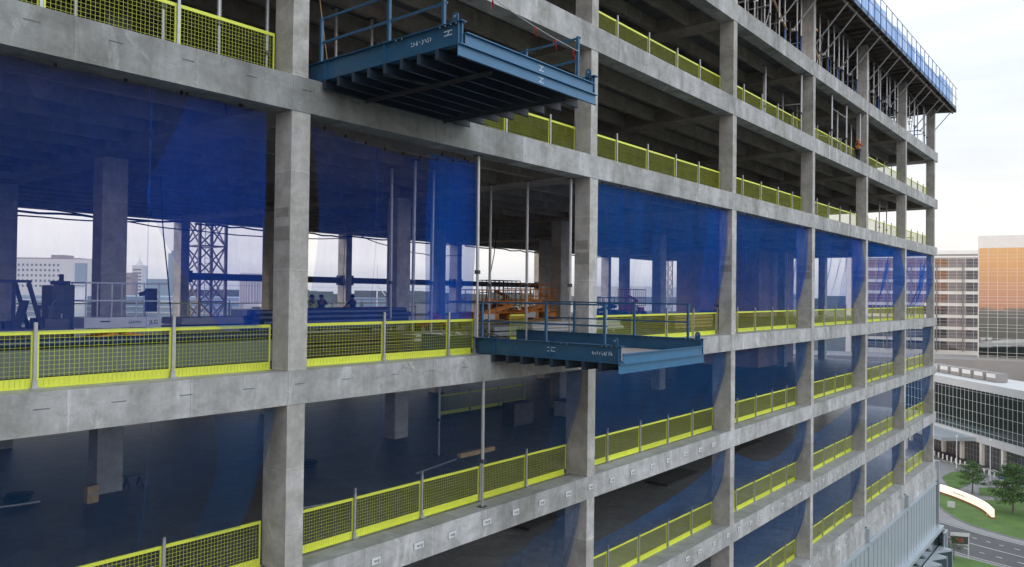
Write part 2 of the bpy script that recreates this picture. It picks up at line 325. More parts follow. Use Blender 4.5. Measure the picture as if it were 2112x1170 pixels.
# ------------------------------------------------------------------ the concrete frame
X = [-38.6, -25.8, -12.9, 0, 12.946, 25.840, 38.074, 50.394, 62.941, 75.239]      # column lines; index 3 = first whole column in view
VIS = 3
XE, XW, YF = 76.55, -39.4, 31.6
LV = {2: (-14.44, .85), 3: (-9.59, .91), 4: (-4.83, .83), 5: (0, .81), 6: (7.14, .85), 7: (12.01, .92), 8: (16.80, .93)}  # top of floor, beam depth
GZ = -34.0
bld = thing('concrete_building', 'long multi-storey concrete frame building under construction with open floors', 'building', (20, 16, GZ))
def colsize(lv, k):
    if lv >= 6: return .45, .76
    if lv == 5: return .53, (.69 if k < 3 or k == 6 else 1.0)
    return .50, 1.0
for k, x in enumerate(X):                                  # front row: one part per column line
    b = MB(); kk = k-VIS
    for lv in (1, 2, 3, 4, 5, 6, 7, 8):
        zb = -21.3 if lv == 1 else LV[lv][0]
        zt = LV[lv+1][0]-LV[lv+1][1] if lv < 8 else 21.05
        W, D = colsize(lv, kk)
        if lv == 1: continue
        b.box(x, x+W, .02, D, zb-.003, zt+.003)
    b.build('column', M['col'], bld)
for r, (ya, yb) in enumerate(((10.6, 11.3), (20.9, 21.6))):
    for k, x in enumerate(X):
        b = MB()
        for lv in (2, 3, 4, 5, 6, 7, 8):
            zt = LV[lv+1][0]-LV[lv+1][1] if lv < 8 else 21.05
            b.box(x+.02, x+.84, ya, yb, LV[lv][0]-.003, zt+.003)
        b.build('column', M['col'], bld)
for k, x in enumerate(X):
    b = MB()
    for lv in (2, 3, 4, 5, 6, 7, 8):
        zt = LV[lv+1][0]-LV[lv+1][1] if lv < 8 else 21.05
        b.box(x, x+.55, 30.6, 31.58, LV[lv][0]-.003, zt+.003)
    b.build('column', M['col'], bld)
for lv, (zt, dp) in LV.items():
    zb = zt-dp; xe = XE+(.35 if lv in (6, 7, 8) else .1)
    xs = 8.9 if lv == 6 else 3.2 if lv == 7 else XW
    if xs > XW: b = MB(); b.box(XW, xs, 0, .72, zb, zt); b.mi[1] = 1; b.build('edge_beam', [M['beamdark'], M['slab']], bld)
    b = MB(); b.box(xs, xe, 0, .72, zb, zt); b.mi[1] = 1; b.build('edge_beam', [M['beam'], M['slab']], bld)
    MB().box(XW, xe, 30.88, YF, zb, zt).build('edge_beam', M['beam'], bld)
    MB().box(xe-.72, xe, .72, 30.88, zb+.002, zt-.002).build('edge_beam', M['beam'], bld)
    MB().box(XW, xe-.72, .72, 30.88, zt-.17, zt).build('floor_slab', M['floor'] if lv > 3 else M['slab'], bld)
    if lv > 2:
        b = MB()
        for x in X: b.box(x-.45, x+.95, .72, 30.88, zb+.02, zt-.172)      # girders on the column lines
        ys = [2.2+1.93*i for i in range(15)]
        for y in ys:
            if y > 30.2: continue
            for i in range(len(X)-1): b.box(X[i]+.95, X[i+1]-.45, y, y+.26, zb+.10, zt-.172)
        b.build('ribbed_ceiling', M['soffit'], bld)
# core shaft far inside
for lv in (2, 3, 4, 5, 6, 7):
    za, zb_ = LV[lv][0], LV[lv+1][0]-.18
    MB().box(60, 69.5, 12.0, 20.6, za, zb_).build('core_wall', M['core'], bld)
for lv in (2, 3, 4, 5, 6, 7):
    MB().box(-38.0, -37.6, .9, 30.5, LV[lv][0], LV[lv+1][0]-.18).build('added_shade_wall', M['core'], bld)  # unseen wall added to block light from -x and darken column sides
# mid-height tie beams along the rear columns of the tall floor
for k in range(4, 7):
    xa, xb = X[k]+.55, X[k+1]
    b = MB(); b.box(xa, xb, 30.9, 31.2, 2.55, 3.0); b.box(xa, xa+.35, 30.8, 31.3, 2.4, 3.15); b.box(xb-.35, xb, 30.8, 31.3, 2.4, 3.15)
    b.build('tie_beam', M['dark'], bld)
# cast-in anchor pockets along the beams of the two floors below
ap = MB(); ap.box(-.17, .17, -.03, .0, -.09, .09, 0); ap.box(-.07, .02, -.045, -.03, -.03, .03, 1); ap.box(.06, .12, -.045, -.03, -.05, .04, 1)
ap.box(-.18, .18, -.012, .004, -.10, .10, 2)
apm = ap.mesh('anchor_plate', [M['white'], M['galv'], M['greywall']])
def plates(z, xs, s=1):
    for x in xs:
        o = bpy.data.objects.new('anchor_plate', apm); COL.objects.link(o); o.parent = bld
        o.location = Vector((x, 0, z+random.uniform(-.03, .03)))-bld.location; o.scale = (random.uniform(.85, 1.1)*s, 1, s)
plates(-5.22, [1.4+1.47*i+random.uniform(-.1, .1) for i in range(8)])
plates(-5.22, [13.2+1.52*i+random.uniform(-.1, .1) for i in range(8)])
plates(-9.98, [18+1.5*i+random.uniform(-.15, .15) for i in range(38)], .95)
plates(-14.85, [38+1.9*i+random.uniform(-.2, .2) for i in range(20)], .9)
for k in range(VIS, len(X)):
    W, D = colsize(5, k-VIS)
    for z0_, z1_, y0_, y1_ in ((3.05, 3.5, .04, D-.03), (3.62, 3.95, .1, D-.05)):
        MB().box(X[k]-.004, X[k], y0_, y1_, z0_+.1*(k % 2), z1_).build('repair_patch', M['patch'], bld)
# slim cast-in slots on the beam of the tall floor
sm = MB().box(-.14, .14, -.008, .0, -.007, .007).mesh('slot', M['panelseam'])
def slots(z, xs):
    for x in xs:
        o = bpy.data.objects.new('slot', sm); COL.objects.link(o); o.parent = bld; o.location = Vector((x, 0, z))-bld.location
slots(-.32, [-5.4+1.45*i+random.uniform(-.1, .1) for i in range(10)]); slots(6.84, [-5.6+1.5*i for i in range(6)])
# lower cladding: pleated metal panels hung under the last bare floor, one per bay
for k in range(4, len(X)-1):
    xa, xb = X[k]+.35, X[k+1]-.1
    b = MB(); b.box(xa, xb, -.28, -.12, -20.9, -16.55, 0)
    b.box(xa, xb, -.40, -.12, -16.55, -16.38, 0)
    nn = 11
    for i in range(nn):
        x = xa+(xb-xa)*i/nn; b.box(x-.018, x+.018, -.295, -.281, -20.9, -16.56, 1)
    b.build('wall_panel', [M['panel'], M['panelseam']], bld)
    MB().box(X[k]-.1, X[k]+.35, -.36, .72, -20.9, -15.3).build('panel_pier', M['panel'], bld)
MB().box(XW, XE, -.10, .7, -16.5, -15.3).build('spandrel', M['beam'], bld)
MB().box(XE-.0, XE+.3, -.3, .9, -20.9, -14.5).build('panel_pier', M['panel'], bld)
MB().box(XW, XE+.1, -.75, .9, -21.25, -20.91).build('gutter', M['panel'], bld)
MB().box(XW, XE, .9, YF, -21.2, -20.95).build('floor_slab', M['slab'], bld)
MB().box(XW, XE, .95, YF-.2, -20.9, -15.3).build('inner_wall', M['greywall'], bld)
# glazed podium with folded bays at its foot
pts = []
xx = 46.0
b = MB(); fm = MB()
while xx < 73.5:
    p = [(xx, -.56), (xx+2.0, -1.75), (xx+2.5, -.56)]
    for a, c in zip(p, p[1:]): b.quad((a[0], a[1], GZ), (c[0], c[1], GZ), (c[0], c[1], -22.9), (a[0], a[1], -22.9))
    fm.prism(p, -22.9, -22.7); fm.tube((xx+2.0, -1.75, GZ), (xx+2.0, -1.75, -22.7), .06, 6)
    xx += 2.7
b.build('folded_glazing', M['glassdark'], bld); fm.build('glazing_cap', M['panel'], bld)
MB().box(XW, 76.6, -.5, YF, GZ-.2, -21.3).build('podium_wall', M['glassdark'], bld)
b = MB(); b.box(75.4, 76.55, -.95, -.56, GZ, -21.3); b.build('corner_glazing', M['glassgreen'], bld)
b = MB()
for (x, y) in ((76.6, -.98), (75.4, -.98)): b.tube((x, y, GZ), (x, y, -21.6), .12, 6)
b.bar((75.3, -.98, -21.4), (76.7, -.98, -21.4), .2, .2)
b.build('glazing_frame', M['panel'], bld)

# ------------------------------------------------------------------ yellow edge barriers
BW, BH = 2.5, 1.1
def barrier_meshes():
    fr = MB(); fr.box(0, BW, -.02, .025, 1.025, 1.10); fr.box(0, .035, -.016, .016, .16, 1.03); fr.box(BW-.035, BW, -.016, .016, .16, 1.03)
    wi = MB(); n = 28
    for i in range(1, n): x = .035+(BW-.07)*i/n; wi.box(x-.003, x+.003, -.003, .003, .19, 1.03); wi.box(x-.004, x+.004, -.018, -.0125, .01, .19)
    for j in range(1, 10): z = .16+.87*j/10+.01; wi.box(.035, BW-.035, -.009, -.0031, z-.003, z+.003)
    to = MB(); to.box(.0, BW, -.012, .012, .0, .19)
    to._add([(0,-.012,0),(BW,-.012,0),(BW,-.07,-.0),(0,-.07,-.0),(0,-.012,.02),(BW,-.012,.02),(BW,-.07,.012),(0,-.07,.012)],
            [(0,3,2,1),(4,5,6,7),(0,1,5,4),(1,2,6,5),(2,3,7,6),(3,0,4,7)])
    po = MB(); po.box(-.03, .03, -.085, -.025, 0, 1.30); po.box(-.09, .09, -.16, .04, .0, .02); po.box(-.045, .045, -.10, -.022, .02, .14)
    return (fr.mesh('frame', M['yellow']), wi.mesh('mesh_infill', M['wire']), to.mesh('toe_board', M['yellow']), po.mesh('post', M['galv']))
FR, WI, TO, PO = barrier_meshes()
FLOORN = {7: 'floor above the upper platform', 6: 'upper platform floor', 5: 'lower platform floor',
          4: 'first floor below the lower platform', 3: 'second floor below the lower platform', 2: 'third floor below the lower platform'}
COLN = {-1: 'left of the first front column', 0: 'right of the first front column', 1: 'right of the second front column', 2: 'right of the third front column',
        3: 'right of the fourth front column', 4: 'right of the fifth front column', 5: 'right of the sixth front column'}
def barrier(x0, x1, y, z, label, post=True, ang=0, grp='yellow mesh edge barriers along the open floors'):
    t = thing('edge_barrier', label, 'barrier', (x0, y, z), grp, ang)
    s = (x1-x0)/BW
    for nm, me in (('frame', FR), ('mesh_infill', WI), ('toe_board', TO)):
        o = bpy.data.objects.new(nm, me); COL.objects.link(o); o.parent = t; o.scale.x = s
    if post:
        o = bpy.data.objects.new('post', PO); COL.objects.link(o); o.parent = t; o.location.x = x1-x0+.02; o.rotation_euler = (0, R(random.uniform(-.6, .6)), 0)
        o.scale.z = random.uniform(.97, 1.06)
    return t
def bay_barriers(lv, k):
    xl = X[k+VIS]; xr = X[k+1+VIS]; W, D = colsize(lv, k); D2 = colsize(lv, k+1)[1]
    y = D-.06 if k >= 0 else D2-.06
    if lv == 5: y = {-1: .66, 0: .72, 1: .8, 2: .95}.get(k, .95)
    a = xl+W+.03; e = xr-.03
    offs = [2.85, 5.4, 8.0, 10.45]
    if lv == 5 and k == 0: offs = [3.55, 6.19]; e = 7.38
    if lv == 5 and k == 1: offs = [2.4, 4.6, 7.55, 10.2]
    if k == -1: offs = [7.7, 10.4, 12.55]
    ps = [a]+[xl+o+random.uniform(-.07, .07)*(k != -1) for o in offs if xl+o < e-.5]+[e]
    if k == -1: ps = [xl+5.1]+ps[1:]
    if lv == 5 and k == 0: ps = [a, 3.6, 6.2, 7.38]
    if lv == 6 and k == 0: ps = [6.3, 8.8, 11.3, e]
    for i in range(len(ps)-1):
        where = ORD[i]+' yellow mesh barrier '+COLN[k]+', '+FLOORN[lv]
        last = (i == len(ps)-2)
        t = barrier(ps[i]+.02, ps[i+1]-.05, y+random.uniform(-.012, .012), LV[lv][0]+.002, where, not last or k >= 0)
        if last and k >= 0:
            t.children[-1].location.x -= .10
for lv, ks in ((7, range(1, 6)), (6, range(-1, 6)), (5, range(-1, 6)), (4, range(-1, 6)), (3, range(1, 6)), (2, range(2, 6))):
    for k in ks: bay_barriers(lv, k)
barrier(12.7, 13.6, 3.6, .0, 'short yellow mesh barrier standing inside, behind the right side of the lower blue platform', False)
# rear edge barriers of the open floors, seen through the right-hand end
for lv in (6, 7):
    for i in range(9):
        barrier(50.9+2.7*i, 53.5+2.7*i, 30.4, LV[lv][0], ordn(i)+' distant barrier from the left on the rear edge, '+FLOORN[lv], True, 0, 'yellow mesh barriers along the rear edge')
    for i in range(3):
        barrier(0, 2.5, 0, LV[lv][0], ORD[i]+' barrier on the right end edge, '+FLOORN[lv], True, R(90), 'yellow mesh barriers on the right end edge').location = (76.0, 2+2.7*i, LV[lv][0])
for i in range(22):
    t = barrier(-14+2.75*i, -11.4+2.75*i, 30.35, 0, ordn(i)+' rear barrier from the left on the far edge of the tall floor', True, 0, 'rear edge barriers on the tall floor')
    for c in t.children:
        if c.name.startswith(('mesh_infill', 'frame', 'toe_board')):
            pass

# ------------------------------------------------------------------ debris nets
def net(lv_top, k, xa, xb, z0, z1, label, material, ytop=.32, ybot=.9, drop=None, power=2.4, wave=.05, nu=72, nv=30, seed=0, left=None, right=None):
    rnd = random.Random(seed); ph = [rnd.uniform(0, 6.28) for _ in range(6)]
    vs = []; fs = []
    for j in range(nv+1):
        v = j/nv
        for i in range(nu+1):
            u = i/nu
            zt = z0-(drop(u) if drop else 0)
            z = zt+(z1-zt)*v
            xl = xa+(left(v) if left else 0); xr = xb+(right(v) if right else 0)
            x = xl+(xr-xl)*u
            y = ytop+(ybot-ytop)*(v**power)+1.6*wave*math.sin(u*9+ph[0]+v*1.3)*math.sin(v*3.1)+wave*.9*math.sin(u*23+ph[1]+v*3)*math.sin(v*3.1+.1)+wave*.35*math.sin(u*61+ph[2]+v*5)*min(1, v*3)
            z += .05*abs(math.sin(u*math.pi*9))*(1-v)*-1
            vs.append((x, y, z))
    for j in range(nv):
        for i in range(nu):
            a = j*(nu+1)+i; fs.append((a, a+1, a+nu+2, a+nu+1))
    t = thing('debris_net', label, 'net', ((xa+xb)/2, .5, z0), 'blue debris nets hung in the open bays')
    h = MB(); h._add(vs, fs)                                                # hooks along its head
    n = 9 if nu > 30 else 2
    for i in range(n):
        u = (i+.5)/n; x = xa+(xb-xa)*u; zz = z0-(drop(u) if drop else 0)
        if lv_top == 5: h.box(x-.022, x+.022, ytop-.03, ytop+.02, zz-.03, zz+.05, 1)
    h.build('netting', [material, M['black']], t, smooth=True)
    return t
zt5 = LV[6][0]-LV[6][1]-.03
net(5, -1, -12.3, -.35, zt5, 1.08, 'tall blue debris net left of the first front column, on the tall floor', M['net'], .55, .62, None, 1.5, .04, seed=1, right=lambda v: -.1*v)
t = net(5, -1, -3.2, -.38, zt5-.02, .98, 'bright folded edge of blue net doubled over beside the first front column', M['net'], .50, .56, None, 1.5, .07, 24, 30, seed=2,
        left=lambda v: 2.3*abs(v-.42)**1.3*1.6 if v > .42 else 2.0*(.42-v)*1.1)
net(5, 0, 1.05, 7.25, zt5-.05, 1.08, 'blue debris net hanging in the bay between the two blue platforms', M['net'], .62, .74, lambda u: .25*math.sin(u*math.pi)+.1*u, 1.4, .05, seed=3,
    left=lambda v: .35*math.sin(v*3.1)-.1)
net(5, 0, 5.3, 7.3, zt5-.12, 1.08, 'doubled strip of blue net at the right end of the bay between the platforms', M['netd'], .68, .80, None, 1.4, .07, 14, 24, seed=4)
for k in range(1, 6):
    W, D = colsize(5, k); yb = .8 if k == 1 else 1.0
    net(5, k, X[k+VIS]+W+.02, X[k+1+VIS]-.04, zt5, 1.10, 'bright blue net '+COLN[k]+', lower platform floor', M['net2'] if k < 4 else M['netd'],
        .28, yb, None, 2.6 if k < 5 else 4, .05+.03*k, seed=10+k)
net(5, 3, X[6]+8.2, X[7]-.04, zt5-.03, 1.1, 'doubled blue net strip '+COLN[3]+', lower platform floor', M['net'], .24, .96, None, 2.6, .12, 14, 24, seed=20)
for k in range(1, 3):
    net(5, k, X[k+VIS+1]-2.3, X[k+1+VIS]-.06, zt5-.02, 1.1, 'doubled blue net strip '+COLN[k]+', lower platform floor', M['net'], .24, yb-.03, None, 2.6, .09, 14, 24, seed=22+k)
for lv, ks in ((4, range(-1, 6)), (3, range(0, 6)), (2, range(2, 6))):
    z0 = LV[lv+1][0]-LV[lv+1][1]-.03; z1 = LV[lv][0]+1.1
    for k in ks:
        W, D = colsize(lv, k)
        xa, xb = X[k+VIS]+W+.03, X[k+1+VIS]-.05
        dr = None; rt = None; lf = None
        if lv == 4 and k == -1: rt = lambda v: -.05-.55*v
        if lv == 3 and k == 0: dr = lambda u: 2.6*(1-u)**.8; 
        if lv == 3 and k == 1: dr = lambda u: .1+2.3*max(0, 1-u*1.05)**.55*(.75+.25*u)
        if lv == 3 and k == 2: dr = lambda u: 1.5*math.sin(u*math.pi)*(u < .85)+.1
        if lv == 3 and k == 3: dr = lambda u: 1.3*(1-u)
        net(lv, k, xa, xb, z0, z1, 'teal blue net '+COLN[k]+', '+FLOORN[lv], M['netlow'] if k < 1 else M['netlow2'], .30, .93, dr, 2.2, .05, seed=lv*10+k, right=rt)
    for k in ks:
        if k < 0:
            net(lv, k, -1.75, -.15, LV[lv+1][0]-LV[lv+1][1]-.05, z1, 'brighter doubled strip of teal net left of the first front column, lower floor', M['netlow'], .26, .85, None, 2.2, .05, 14, 22, seed=77,
                left=lambda v: .12*math.sin(v*5), right=lambda v: -.55*v)
        else:
            net(lv, k, X[k+1+VIS]-1.6, X[k+1+VIS]-.06, LV[lv+1][0]-LV[lv+1][1]-.05, z1, 'doubled net edge '+COLN[k]+', '+FLOORN[lv], M['netlow'], .24, .90, None, 2.2, .05, 10, 22, seed=90+lv*7+k)

# ------------------------------------------------------------------ loading platforms
def platform(x0, x1, zf, ylo, yhi, label, upper):
    t = thing('loading_platform', label, 'loading platform', ((x0+x1)/2, 0, zf), 'blue steel loading platforms')
    hb = .50
    for s, x in ((0, x0), (1, x1)):
        b = MB(); b.box(x-.012, x+.012, ylo, yhi, zf+.02, zf+hb-.02); b.box(x-.09, x+.09, ylo, yhi, zf, zf+.02); b.box(x-.09, x+.09, ylo-.06, yhi, zf+hb-.02, zf+hb)
        for y in (ylo+.05, -2.3, -.1): b.box(x-.08, x+.08, y-.008, y+.008, zf+.02, zf+hb-.02)
        sb = b.build('side_beam', M['blue'], t)
        l = MB()                                             # lifting lug with an eye
        n = 14
        P = [(-.09, 0), (.09, 0)]+[(.09*math.cos(a), .13+.09*math.sin(a)) for a in [math.pi*i/8 for i in range(9)]]
        l._add([(x-.012, ylo+.2+p[0], zf+hb+p[1]) for p in P]+[(x+.012, ylo+.2+p[0], zf+hb+p[1]) for p in P],
               [tuple(range(len(P))), tuple(range(len(P), 2*len(P)))[::-1]]+[(i, (i+1) % len(P), len(P)+(i+1) % len(P), len(P)+i) for i in range(len(P))])
        l.tube((x-.03, ylo+.2, zf+hb+.13), (x+.03, ylo+.2, zf+hb+.13), .03, 8, mi=1)
        l.build('lifting_lug', [M['blue'], M['galv']], t)
        bo = MB()
        for y in [ylo+.12+.16*i for i in range(4)]+[-2.9, -2.7]: bo.tube((x+.06, y, zf+hb-.05), (x+.06, y, zf+hb-.02), .018, 6); bo.tube((x-.06, y, zf+hb-.05), (x-.06, y, zf+hb-.02), .018, 6)
        bo.build('bolts', M['galv'], t)
    # end channels, two stacked
    b = MB(); a, c = x0+.10, x1-.10
    b.box(a, c, ylo+.0, ylo+.018, zf-.0+.02, zf+.255); b.box(a-.02, c+.02, ylo-.07, ylo+.018, zf+.255, zf+.275); b.box(a-.02, c+.02, ylo-.07, ylo+.018, zf-.0, zf+.02)
    b.build('end_channel', M['blue2'], t)
    b = MB(); b.box(x0-.12, x1+.05, ylo+.0, ylo+.018, zf-.27, zf-.022); b.box(x0-.12, x1+.05, ylo-.07, ylo+.0, zf-.02, zf-.001); b.box(x0-.12, x1+.05, ylo-.05, ylo+.0, zf-.27, zf-.255)
    b.build('end_channel', M['blue2'], t)
    b = MB(); b.box(x0+.1, x1-.1, ylo+.02, yhi, zf+.03, zf+.06, 0); b.box(x0+.1, x1-.1, ylo+.02, yhi, zf+.012, zf+.029, 1); b.build('deck_board', [M['deck'], M['black']], t)  # plywood underside coloured black to stand for the shade below the deck
    n = 8
    for i in range(n):
        y = ylo+.62+(-.15-ylo-.62)*i/(n-1)
        b = MB(); b.box(x0-.12, x1+.12, y-.006, y+.006, zf-.23, zf-.012); b.box(x0-.12, x1+.12, y-.045, y+.045, zf-.24, zf-.23); b.box(x0-.12, x1+.12, y-.045, y+.045, zf-.012, zf-.002)
        b.box(x0-.13, x0-.118, y-.05, y+.05, zf-.24, zf-.002)
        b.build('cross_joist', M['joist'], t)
    for x in (x0+1.2, x1-1.0):
        b = MB(); b.box(x-.05, x+.05, ylo+.2, -.15, zf-.262, zf-.242); b.box(x-.006, x+.006, ylo+.2, -.15, zf-.262, zf-.33) ; b.build('bracing_angle', M['dark'], t)
    MB().bar((x0+.2, -2.0, zf-.14), (x0+1.1, -2.6, zf-.25), .06, .05).build('bracing_angle', M['dark'], t)
    hr = 1.15
    ys = (ylo+.55, (ylo+yhi)/2-.35, min(yhi-.3, .15)) if upper else (ylo+.55, -2.1, .45)
    for x in (x0, x1):
        for y in ys:
            b = MB(); b.box(x-.035, x+.035, y-.035, y+.035, zf+hb, zf+hb+hr); b.box(x-.08, x+.08, y-.1, y+.1, zf+hb, zf+hb+.012); b.build('rail_post', M['blue'], t)
        for h in (.52, 1.12):
            b = MB(); b.bar((x+.05, ys[0]-.05, zf+hb+h), (x+.05, ys[2]+(.0 if upper else 1.5), zf+hb+h), .05, .05); b.build('hand_rail', M['blue'], t)
    # paint-marker scribbles, illegible in the photograph
    def scrib(x, y, z, sx, n, nx):
        b = MB(); rr = random.Random(n)
        for i in range(n):
            u = i*sx
            for q in range(2):
                p1 = (rr.uniform(0, .07)+u, rr.uniform(-.06, .06)); p2 = (rr.uniform(0, .07)+u, rr.uniform(-.06, .06))
                if nx: b.bar((x-.015, y-p1[0], z+p1[1]), (x-.015, y-p2[0], z+p2[1]), .012, .014)
                else: b.bar((x+p1[0], y-.004, z+p1[1]), (x+p2[0], y-.004, z+p2[1]), .014, .012)
        b.build('paint_marking', M['chalk'], t)
    if upper:
        scrib(x0, ylo+1.55, zf+.28, .085, 8, True)
        b = MB(); x = x0-.016
        for dy, z0_, z1_ in ((.42, .36, .36), (.42, .27, .27)): b.bar((x, ylo+.28, zf+z0_), (x, ylo+.52, zf+z1_), .012, .018)
        b.bar((x, ylo+.42, zf+.27), (x, ylo+.36, zf+.36), .012, .018); b.build('paint_marking', M['chalk'], t)
        for z_ in (.14, -.14):
            b = MB(); xm = x0+2.75; y_ = ylo-.004
            b.bar((xm-.1, y_, zf+z_+.055), (xm+.1, y_, zf+z_+.055), .014, .018); b.bar((xm-.1, y_, zf+z_-.055), (xm+.1, y_, zf+z_-.055), .014, .018); b.bar((xm-.04, y_, zf+z_-.05), (xm+.04, y_, zf+z_+.05), .012, .016)
            b.build('paint_marking', M['chalk'], t)
    else:
        scrib(x0, ylo+.95, zf+.26, .075, 9, True)
        b = MB(); x = x0-.016
        b.bar((x, -2.45, zf+.33), (x, -2.15, zf+.33), .012, .02); b.bar((x, -2.45, zf+.22), (x, -2.15, zf+.22), .012, .02); b.bar((x, -2.35, zf+.22), (x, -2.25, zf+.33), .012, .02)
        b.build('paint_marking', M['chalk'], t)
        b = MB(); b.tube((x0-.03, ylo+.35, zf+.09), (x0-.014, ylo+.35, zf+.09), .03, 10); b.build('bolts', M['dark'], t)
    return t
platform(.92, 6.0, 7.17, -4.70, .62, 'upper blue steel loading platform seen from below, jutting out right of the first column', True)
platform(7.47, 12.62, .02, -4.70, 3.2, 'lower blue steel loading platform with handrails, jutting out left of the second column', False)

# ------------------------------------------------------------------ shoring props
def prop(x, y, z0, z1, label, grp='steel shoring props under the slabs', r=.055, blue=False, top=None):
    t = thing('shoring_prop', label, 'prop', (x, y, z0), grp)
    lean = random.uniform(-.008, .008)*(z1-z0)
    zm = (z1-z0)*.36
    MB().tube((0,0,.02), (lean*.3, 0, zm), r*.78, 8).build('inner_tube', M['bluepost'] if blue else M['galv'], t, off=local())
    MB().tube((lean*.3,0,zm), (lean, 0, z1-z0-.02), r, 8).build('outer_tube', M['alu'], t, off=local())
    MB().tube((lean*.3,0,zm-.06), (lean*.3,0,zm+.06), r*1.7, 8).build('collar', M['dark'], t, off=local())
    MB().box(-.12, .12, -.12, .12, 0, .02).build('base_plate', M['dark'], t, off=local()); MB().box(lean-.12, lean+.12, -.12, .12, z1-z0-.02, z1-z0).build('head_plate', M['dark'], t, off=local())
    return t
S5 = zt5+.03
prop(7.24, .46, .52, S5, 'steel prop standing on the left beam end of the lower blue platform, full height')
prop(12.45, 4.5, 0, 6.3, 'dark steel prop behind the left rail of the lower platform'); prop(12.48, 2.6, 0, 6.3, 'steel prop in the middle of the open bay behind the lower platform')
prop(12.75, .75, 0, S5, 'steel prop just left of the second front column')
prop(6.55, 2.7, 0, 6.3, 'middle steel prop behind the blue net between the platforms'); prop(8.2, 3.5, 0, 6.3, 'right-hand steel prop behind the doubled blue net'); prop(7.2, 4.5, 0, 6.3, 'left-hand steel prop behind the blue net between the platforms')
prop(7.41, .30, LV[4][0], -.81, 'steel prop outside the barrier on the floor just below the lower platform'); prop(11.86, 6.66, LV[4][0], -.72, 'steel prop inside the dark floor just below the lower platform')
for i, (x, y) in enumerate(((-6.2, 2.2), (-4.0, 2.3), (-2.2, 2.0), (-.8, 2.0), (1.3, 3.2), (3.3, 4.6), (4.7, 4.5), (6.0, 4.3))):
    prop(x, y, LV[6][0], LV[7][0]-.85, ORD[i]+' prop from the left behind the upper platform and its neighbouring barriers')
# props of the floor above the upper platform
P7 = [(37.3, .5), (39.2, .4), (43.3, .45), (46.9, .5), (47.8, 1.4), (50.0, .4), (34.2, 1.6), (36.0, 2.4), (41.0, 3.0), (45.0, 3.4), (53.5, 2.0), (55.5, 3.0), (58.6, 2.5), (63.7, .6)]
for i, (x, y) in enumerate(P7):
    prop(x, y, LV[7][0], LV[8][0]-LV[8][1], ORD[i]+' prop on the floor above the upper platform, counted by nearness', r=.06)
for i, (x, y) in enumerate(((66.5, 3), (70, 3.2))): prop(x, y, LV[6][0], LV[7][0]-.9, ORD[i]+' thin dark prop at the right end of the upper-platform floor')
lt = 0
for (xa, ya, xb, yb, z) in ((38.9, .4, 43.0, 3.0, 14.6), (36.6, 3.0, 37.3, .5, 14.0), (43.3, .5, 45.2, 3.4, 13.9), (41.2, 3.0, 47.4, 1.0, 13.5), (43.3, .45, 46.9, .5, 14.9)):
    b = MB(); b.tube((xa, ya, z), (xb, yb, z), .035, 6); o = b.build('ledger_tube', M['galv'])
    tag(o, ORD[lt]+' horizontal scaffold tube clamped between props above the upper platform', 'scaffold tube', 'scaffold tubes between props'); lt += 1

# ------------------------------------------------------------------ raised formwork over the top floor
fd = thing('formwork_deck', 'brown timber formwork deck overhanging the top floor on raking props', 'formwork', (50, 5, 21.0))
b = MB(); b.box(19, 77.4, -1.5, 3.5, 21.22, 21.26); b.box(19, 77, 3.5, 31, 21.22, 21.26); b.build('plywood_sheet', M['darkwood'], fd)
b = MB(); b._add([(77.4,-1.55,21.27),(79.0,-1.3,21.27),(78.2,.6,21.27),(77.4,.6,21.27),(77.4,-1.55,21.22),(79.0,-1.3,21.22),(78.2,.6,21.22),(77.4,.6,21.22)],
                 [(0,1,2,3),(7,6,5,4),(0,4,5,1),(1,5,6,2),(2,6,7,3),(3,7,4,0)]); b.build('plywood_sheet', M['darkwood'], fd)
nbr = 0
for i in range(52):
    x = 20+1.12*i
    MB().box(x, x+.1, -1.42, 5.2+random.uniform(-.4, .8), 21.04, 21.215).build('bearer_joist', M['agedtimber'] if i % 4 else M['darkwood'], fd)
for i, y in enumerate((-1.25, .55, 2.6, 4.7)): MB().box(19.5, 77.6, y, y+.12, 20.84, 21.035).build('primary_beam', M['darkwood'], fd)
MB().box(19, 77.4, -1.56, -1.51, 21.12, 21.42).build('edge_board', M['blue'], fd)
props8 = []
n8 = 0
for yi, y in enumerate((.62, 2.6, 4.7, 7.4, 10)):
    x = 22.0
    while x < 76.3:
        xx = x+random.uniform(-.25, .25)
        if yi < 3 or x > 55 or random.random() < .5:
            prop(xx, y+random.uniform(-.15, .15), LV[8][0], 20.84, ordn(min(n8, 98))+' prop in the forest of props under the raised formwork' if n8 < 99 else 'prop number past ninety-nine under the raised formwork, far right rear',
                 'steel props under the raised formwork', .05, random.random() < .3)
            n8 += 1
        x += 1.3 if yi < 2 else 1.9
for i in range(18):
    x = 24.5+3.0*i+(.9 if i % 2 else 0)
    b = MB(); b.tube((x, .75, 18.5), (x+.1, -1.35, 20.95), .045, 6); b.box(x-.08, x+.08, .65, .85, 18.4, 18.55)
    tag(b.build('raking_prop', M['alu']), ORD[i]+' slanting prop from the left carrying the overhanging edge of the formwork', 'raking prop', 'raking props under the formwork edge')
for i in range(18):
    x = 23+3.0*i; z = 18.3+random.uniform(-.4, .5)
    b = MB(); b.tube((x, .6, z), (x-.1, 7.4, z), .04, 6)
    tag(b.build('ledger_tube', M['galv']), ORD[i]+' horizontal tube from the left tying props front to back under the formwork', 'scaffold tube', 'tubes tying the formwork props')
for i in range(12):
    x = 23+4.6*i; y = 2.6 if i % 2 else 1.0
    b = MB(); b.tube((x, y, 17.0), (x+1.9, y, 20.4), .03, 6)
    tag(b.build('brace_tube', M['galv']), ORD[i]+' diagonal tube from the left bracing the formwork props', 'scaffold tube', 'diagonal tubes under the formwork')
